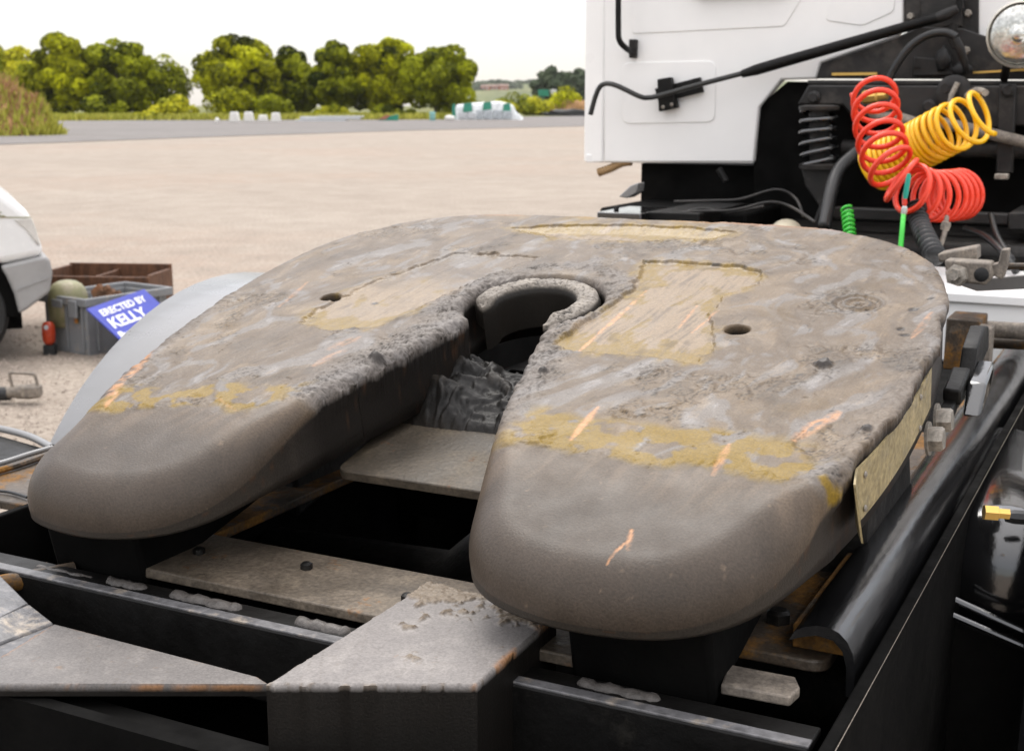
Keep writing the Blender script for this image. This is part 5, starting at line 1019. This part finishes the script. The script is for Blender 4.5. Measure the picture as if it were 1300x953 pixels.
for (x0, x1, z0, z1) in ((-3.0, -2.2, .15, .75), (-2.1, -1.3, .1, .7), (-1.2, -.6, .1, 1.0), (-.5, .4, .1, .95), (.5, 1.4, .1, 1.0), (1.5, 2.4, .1, .9)):
    part('pallet_load', MB().box((x0, -.1, z0), (x1, .1, z1)), SHEET if x0 < -1.2 else pmat('grey_wrap', (.42, .45, .47), .5, var=.3, scale=3), pl_, bevel=.05)
lone('white_bag', MB().blob((0, 0, .25), (.5, .4, .32), seed=6, amp=.2), CONC, 'white bag lying at the left foot of the wrapped pile', 'bag', (-62.74, 109.87, 0.1883), smooth=2)
# green cabinet and post
cb = at((-89.50, 188.27, 0.3559), 'green_cabinet', 'dark green cabinet with a teal sign plate above the far verge', 'cabinet')
part('cabinet', MB().box((-.6, 0, 0), (.9, .9, 2.3)), DKGREEN, cb, bevel=.05)
part('post', MB().box((-.9, .3, 0), (-.75, .45, 3.9)), DKGREEN, cb); part('sign_plate', MB().box((-1.6, .2, 2.9), (.1, .28, 3.9)), TARP, cb); part('lamp_head', MB().box((.4, .2, 3.0), (1.3, .6, 3.9)), SHEET, cb, bevel=.1); part('post', MB().box((.75, .3, 2.2), (.9, .45, 3.1)), DKGREEN, cb)
o = lone('earth_heap', MB().blob((0, 0, 0), (4.2, 2.5, 2.4), seed=2, sub=4, amp=.3), EARTH, 'orange earth heap on the far side beside the cab', 'heap', (-82.45, 180.63, 0.4082), smooth=2)
lone('tyre_pile', MB().blob((0, 0, .2), (3.6, 1.2, .7), seed=8, sub=3, amp=.5), RUBBER, 'low dark heap in front of the orange earth', 'heap', (-76.21, 166.98, 0.379), smooth=2)
# distant hill with woods and houses
def hill(name, d, pts, mat, thick):
    mb = MB(); n = len(pts); rows = []
    for (x, z) in pts:
        rows.append([(x, 0, -1), (x, thick*.25, z*.55), (x, thick*.6, z*.92), (x, thick, z), (x, thick*1.6, z*.5)])
    m = 5; mb.add([p for r_ in rows for p in r_], [(i*m+j, (i+1)*m+j, (i+1)*m+j+1, i*m+j+1) for i in range(n-1) for j in range(m-1)])
    o = mb.build(name, mat, None, world=False, smooth=2); return o
hm_ = ground_mat('hill_fields', (.12, .15, .06), (.19, .2, .09), (.07, .1, .05), .02, .2, .3)
hp = []
for k in range(90):
    x = -120+k*22; hp.append((x, (31+4*math.sin(k*.35)+2*math.sin(k*.9))*float(ss(-115, -20, x))))
ho = hill('hills', 1500, hp, hm_, 500); hl_ = (-688.19, 1331.02, 1.455); hq_ = Matrix.Rotation(R(BR), 3, 'Z') @ ho.location; ho.location = (hl_[0]+hq_.x, hl_[1]+hq_.y, -1); ho.rotation_euler = (0, 0, R(BR)); tag(ho, kind='structure')
hw_c = []; hw_r = []
g_ = np.random.default_rng(77)
for k in range(220):
    x = g_.uniform(-60, 260); y = g_.uniform(150, 560); zf = np.interp(x, [p[0] for p in hp], [p[1] for p in hp])*np.interp(y, [0, 125, 300, 500, 800], [0, .55, .92, 1, .5]); hw_c.append((x, y, zf+1)); hw_r.append(g_.uniform(3, 8))
w2 = leaf_mesh('far_woods', hw_c, hw_r, 9000, 2.2, LEAFF, None, squash=.6, seed=78, tint0=.35); w2.location = (hl_[0], hl_[1], 0); w2.rotation_euler = (0, 0, R(BR)); tag(w2, kind='stuff')
for i, loc in enumerate(((-777.99, 1453.61, 9.117), (-773.12, 1469.56, 9.173), (-759.37, 1468.71, 9.141))):
    hs_ = at(loc, 'far_house', ('leftmost of three distant red houses below the hill', 'middle of three distant red houses below the hill', 'rightmost of three distant red houses below the hill')[i], 'house', 'distant houses below the hill', rz=BR+10*(i-1))
    hs_.location.z = 16.5; hs_.scale = (1.5, 1.5, 1.0)
    part('wall', MB().box((-3.6, 0, -6), (3.6, 6, 7.6+.5*i)), BRICK, hs_); part('roof', MB().prism([(-4, -.4, 7.6+.5*i), (-4, 6.4, 7.6+.5*i), (-4, 3, 10.2+.5*i)], (8, 0, 0)), ROOF, hs_)
    for wx in (-2.2, 1.0): part('window', MB().box((wx, -.05, 4.6), (wx+1.2, .1, 6.2)), SHEET, hs_)

# thin summer haze over the whole yard
hz = MB().box((-5200, -400, -2.2), (5200, 4200, 140)).build('haze', bpy.data.materials.new('haze_air'), None)
hm2 = hz.data.materials[0]; hm2.use_nodes = True; hn = hm2.node_tree; hn.nodes.clear()
ho_ = hn.nodes.new('ShaderNodeOutputMaterial'); pv = hn.nodes.new('ShaderNodeVolumePrincipled'); pv.inputs['Color'].default_value = (1, .99, .98, 1); pv.inputs['Density'].default_value = .00007; pv.inputs['Anisotropy'].default_value = 0
hn.links.new(pv.outputs[0], ho_.inputs['Volume']); tag(hz, kind='stuff')
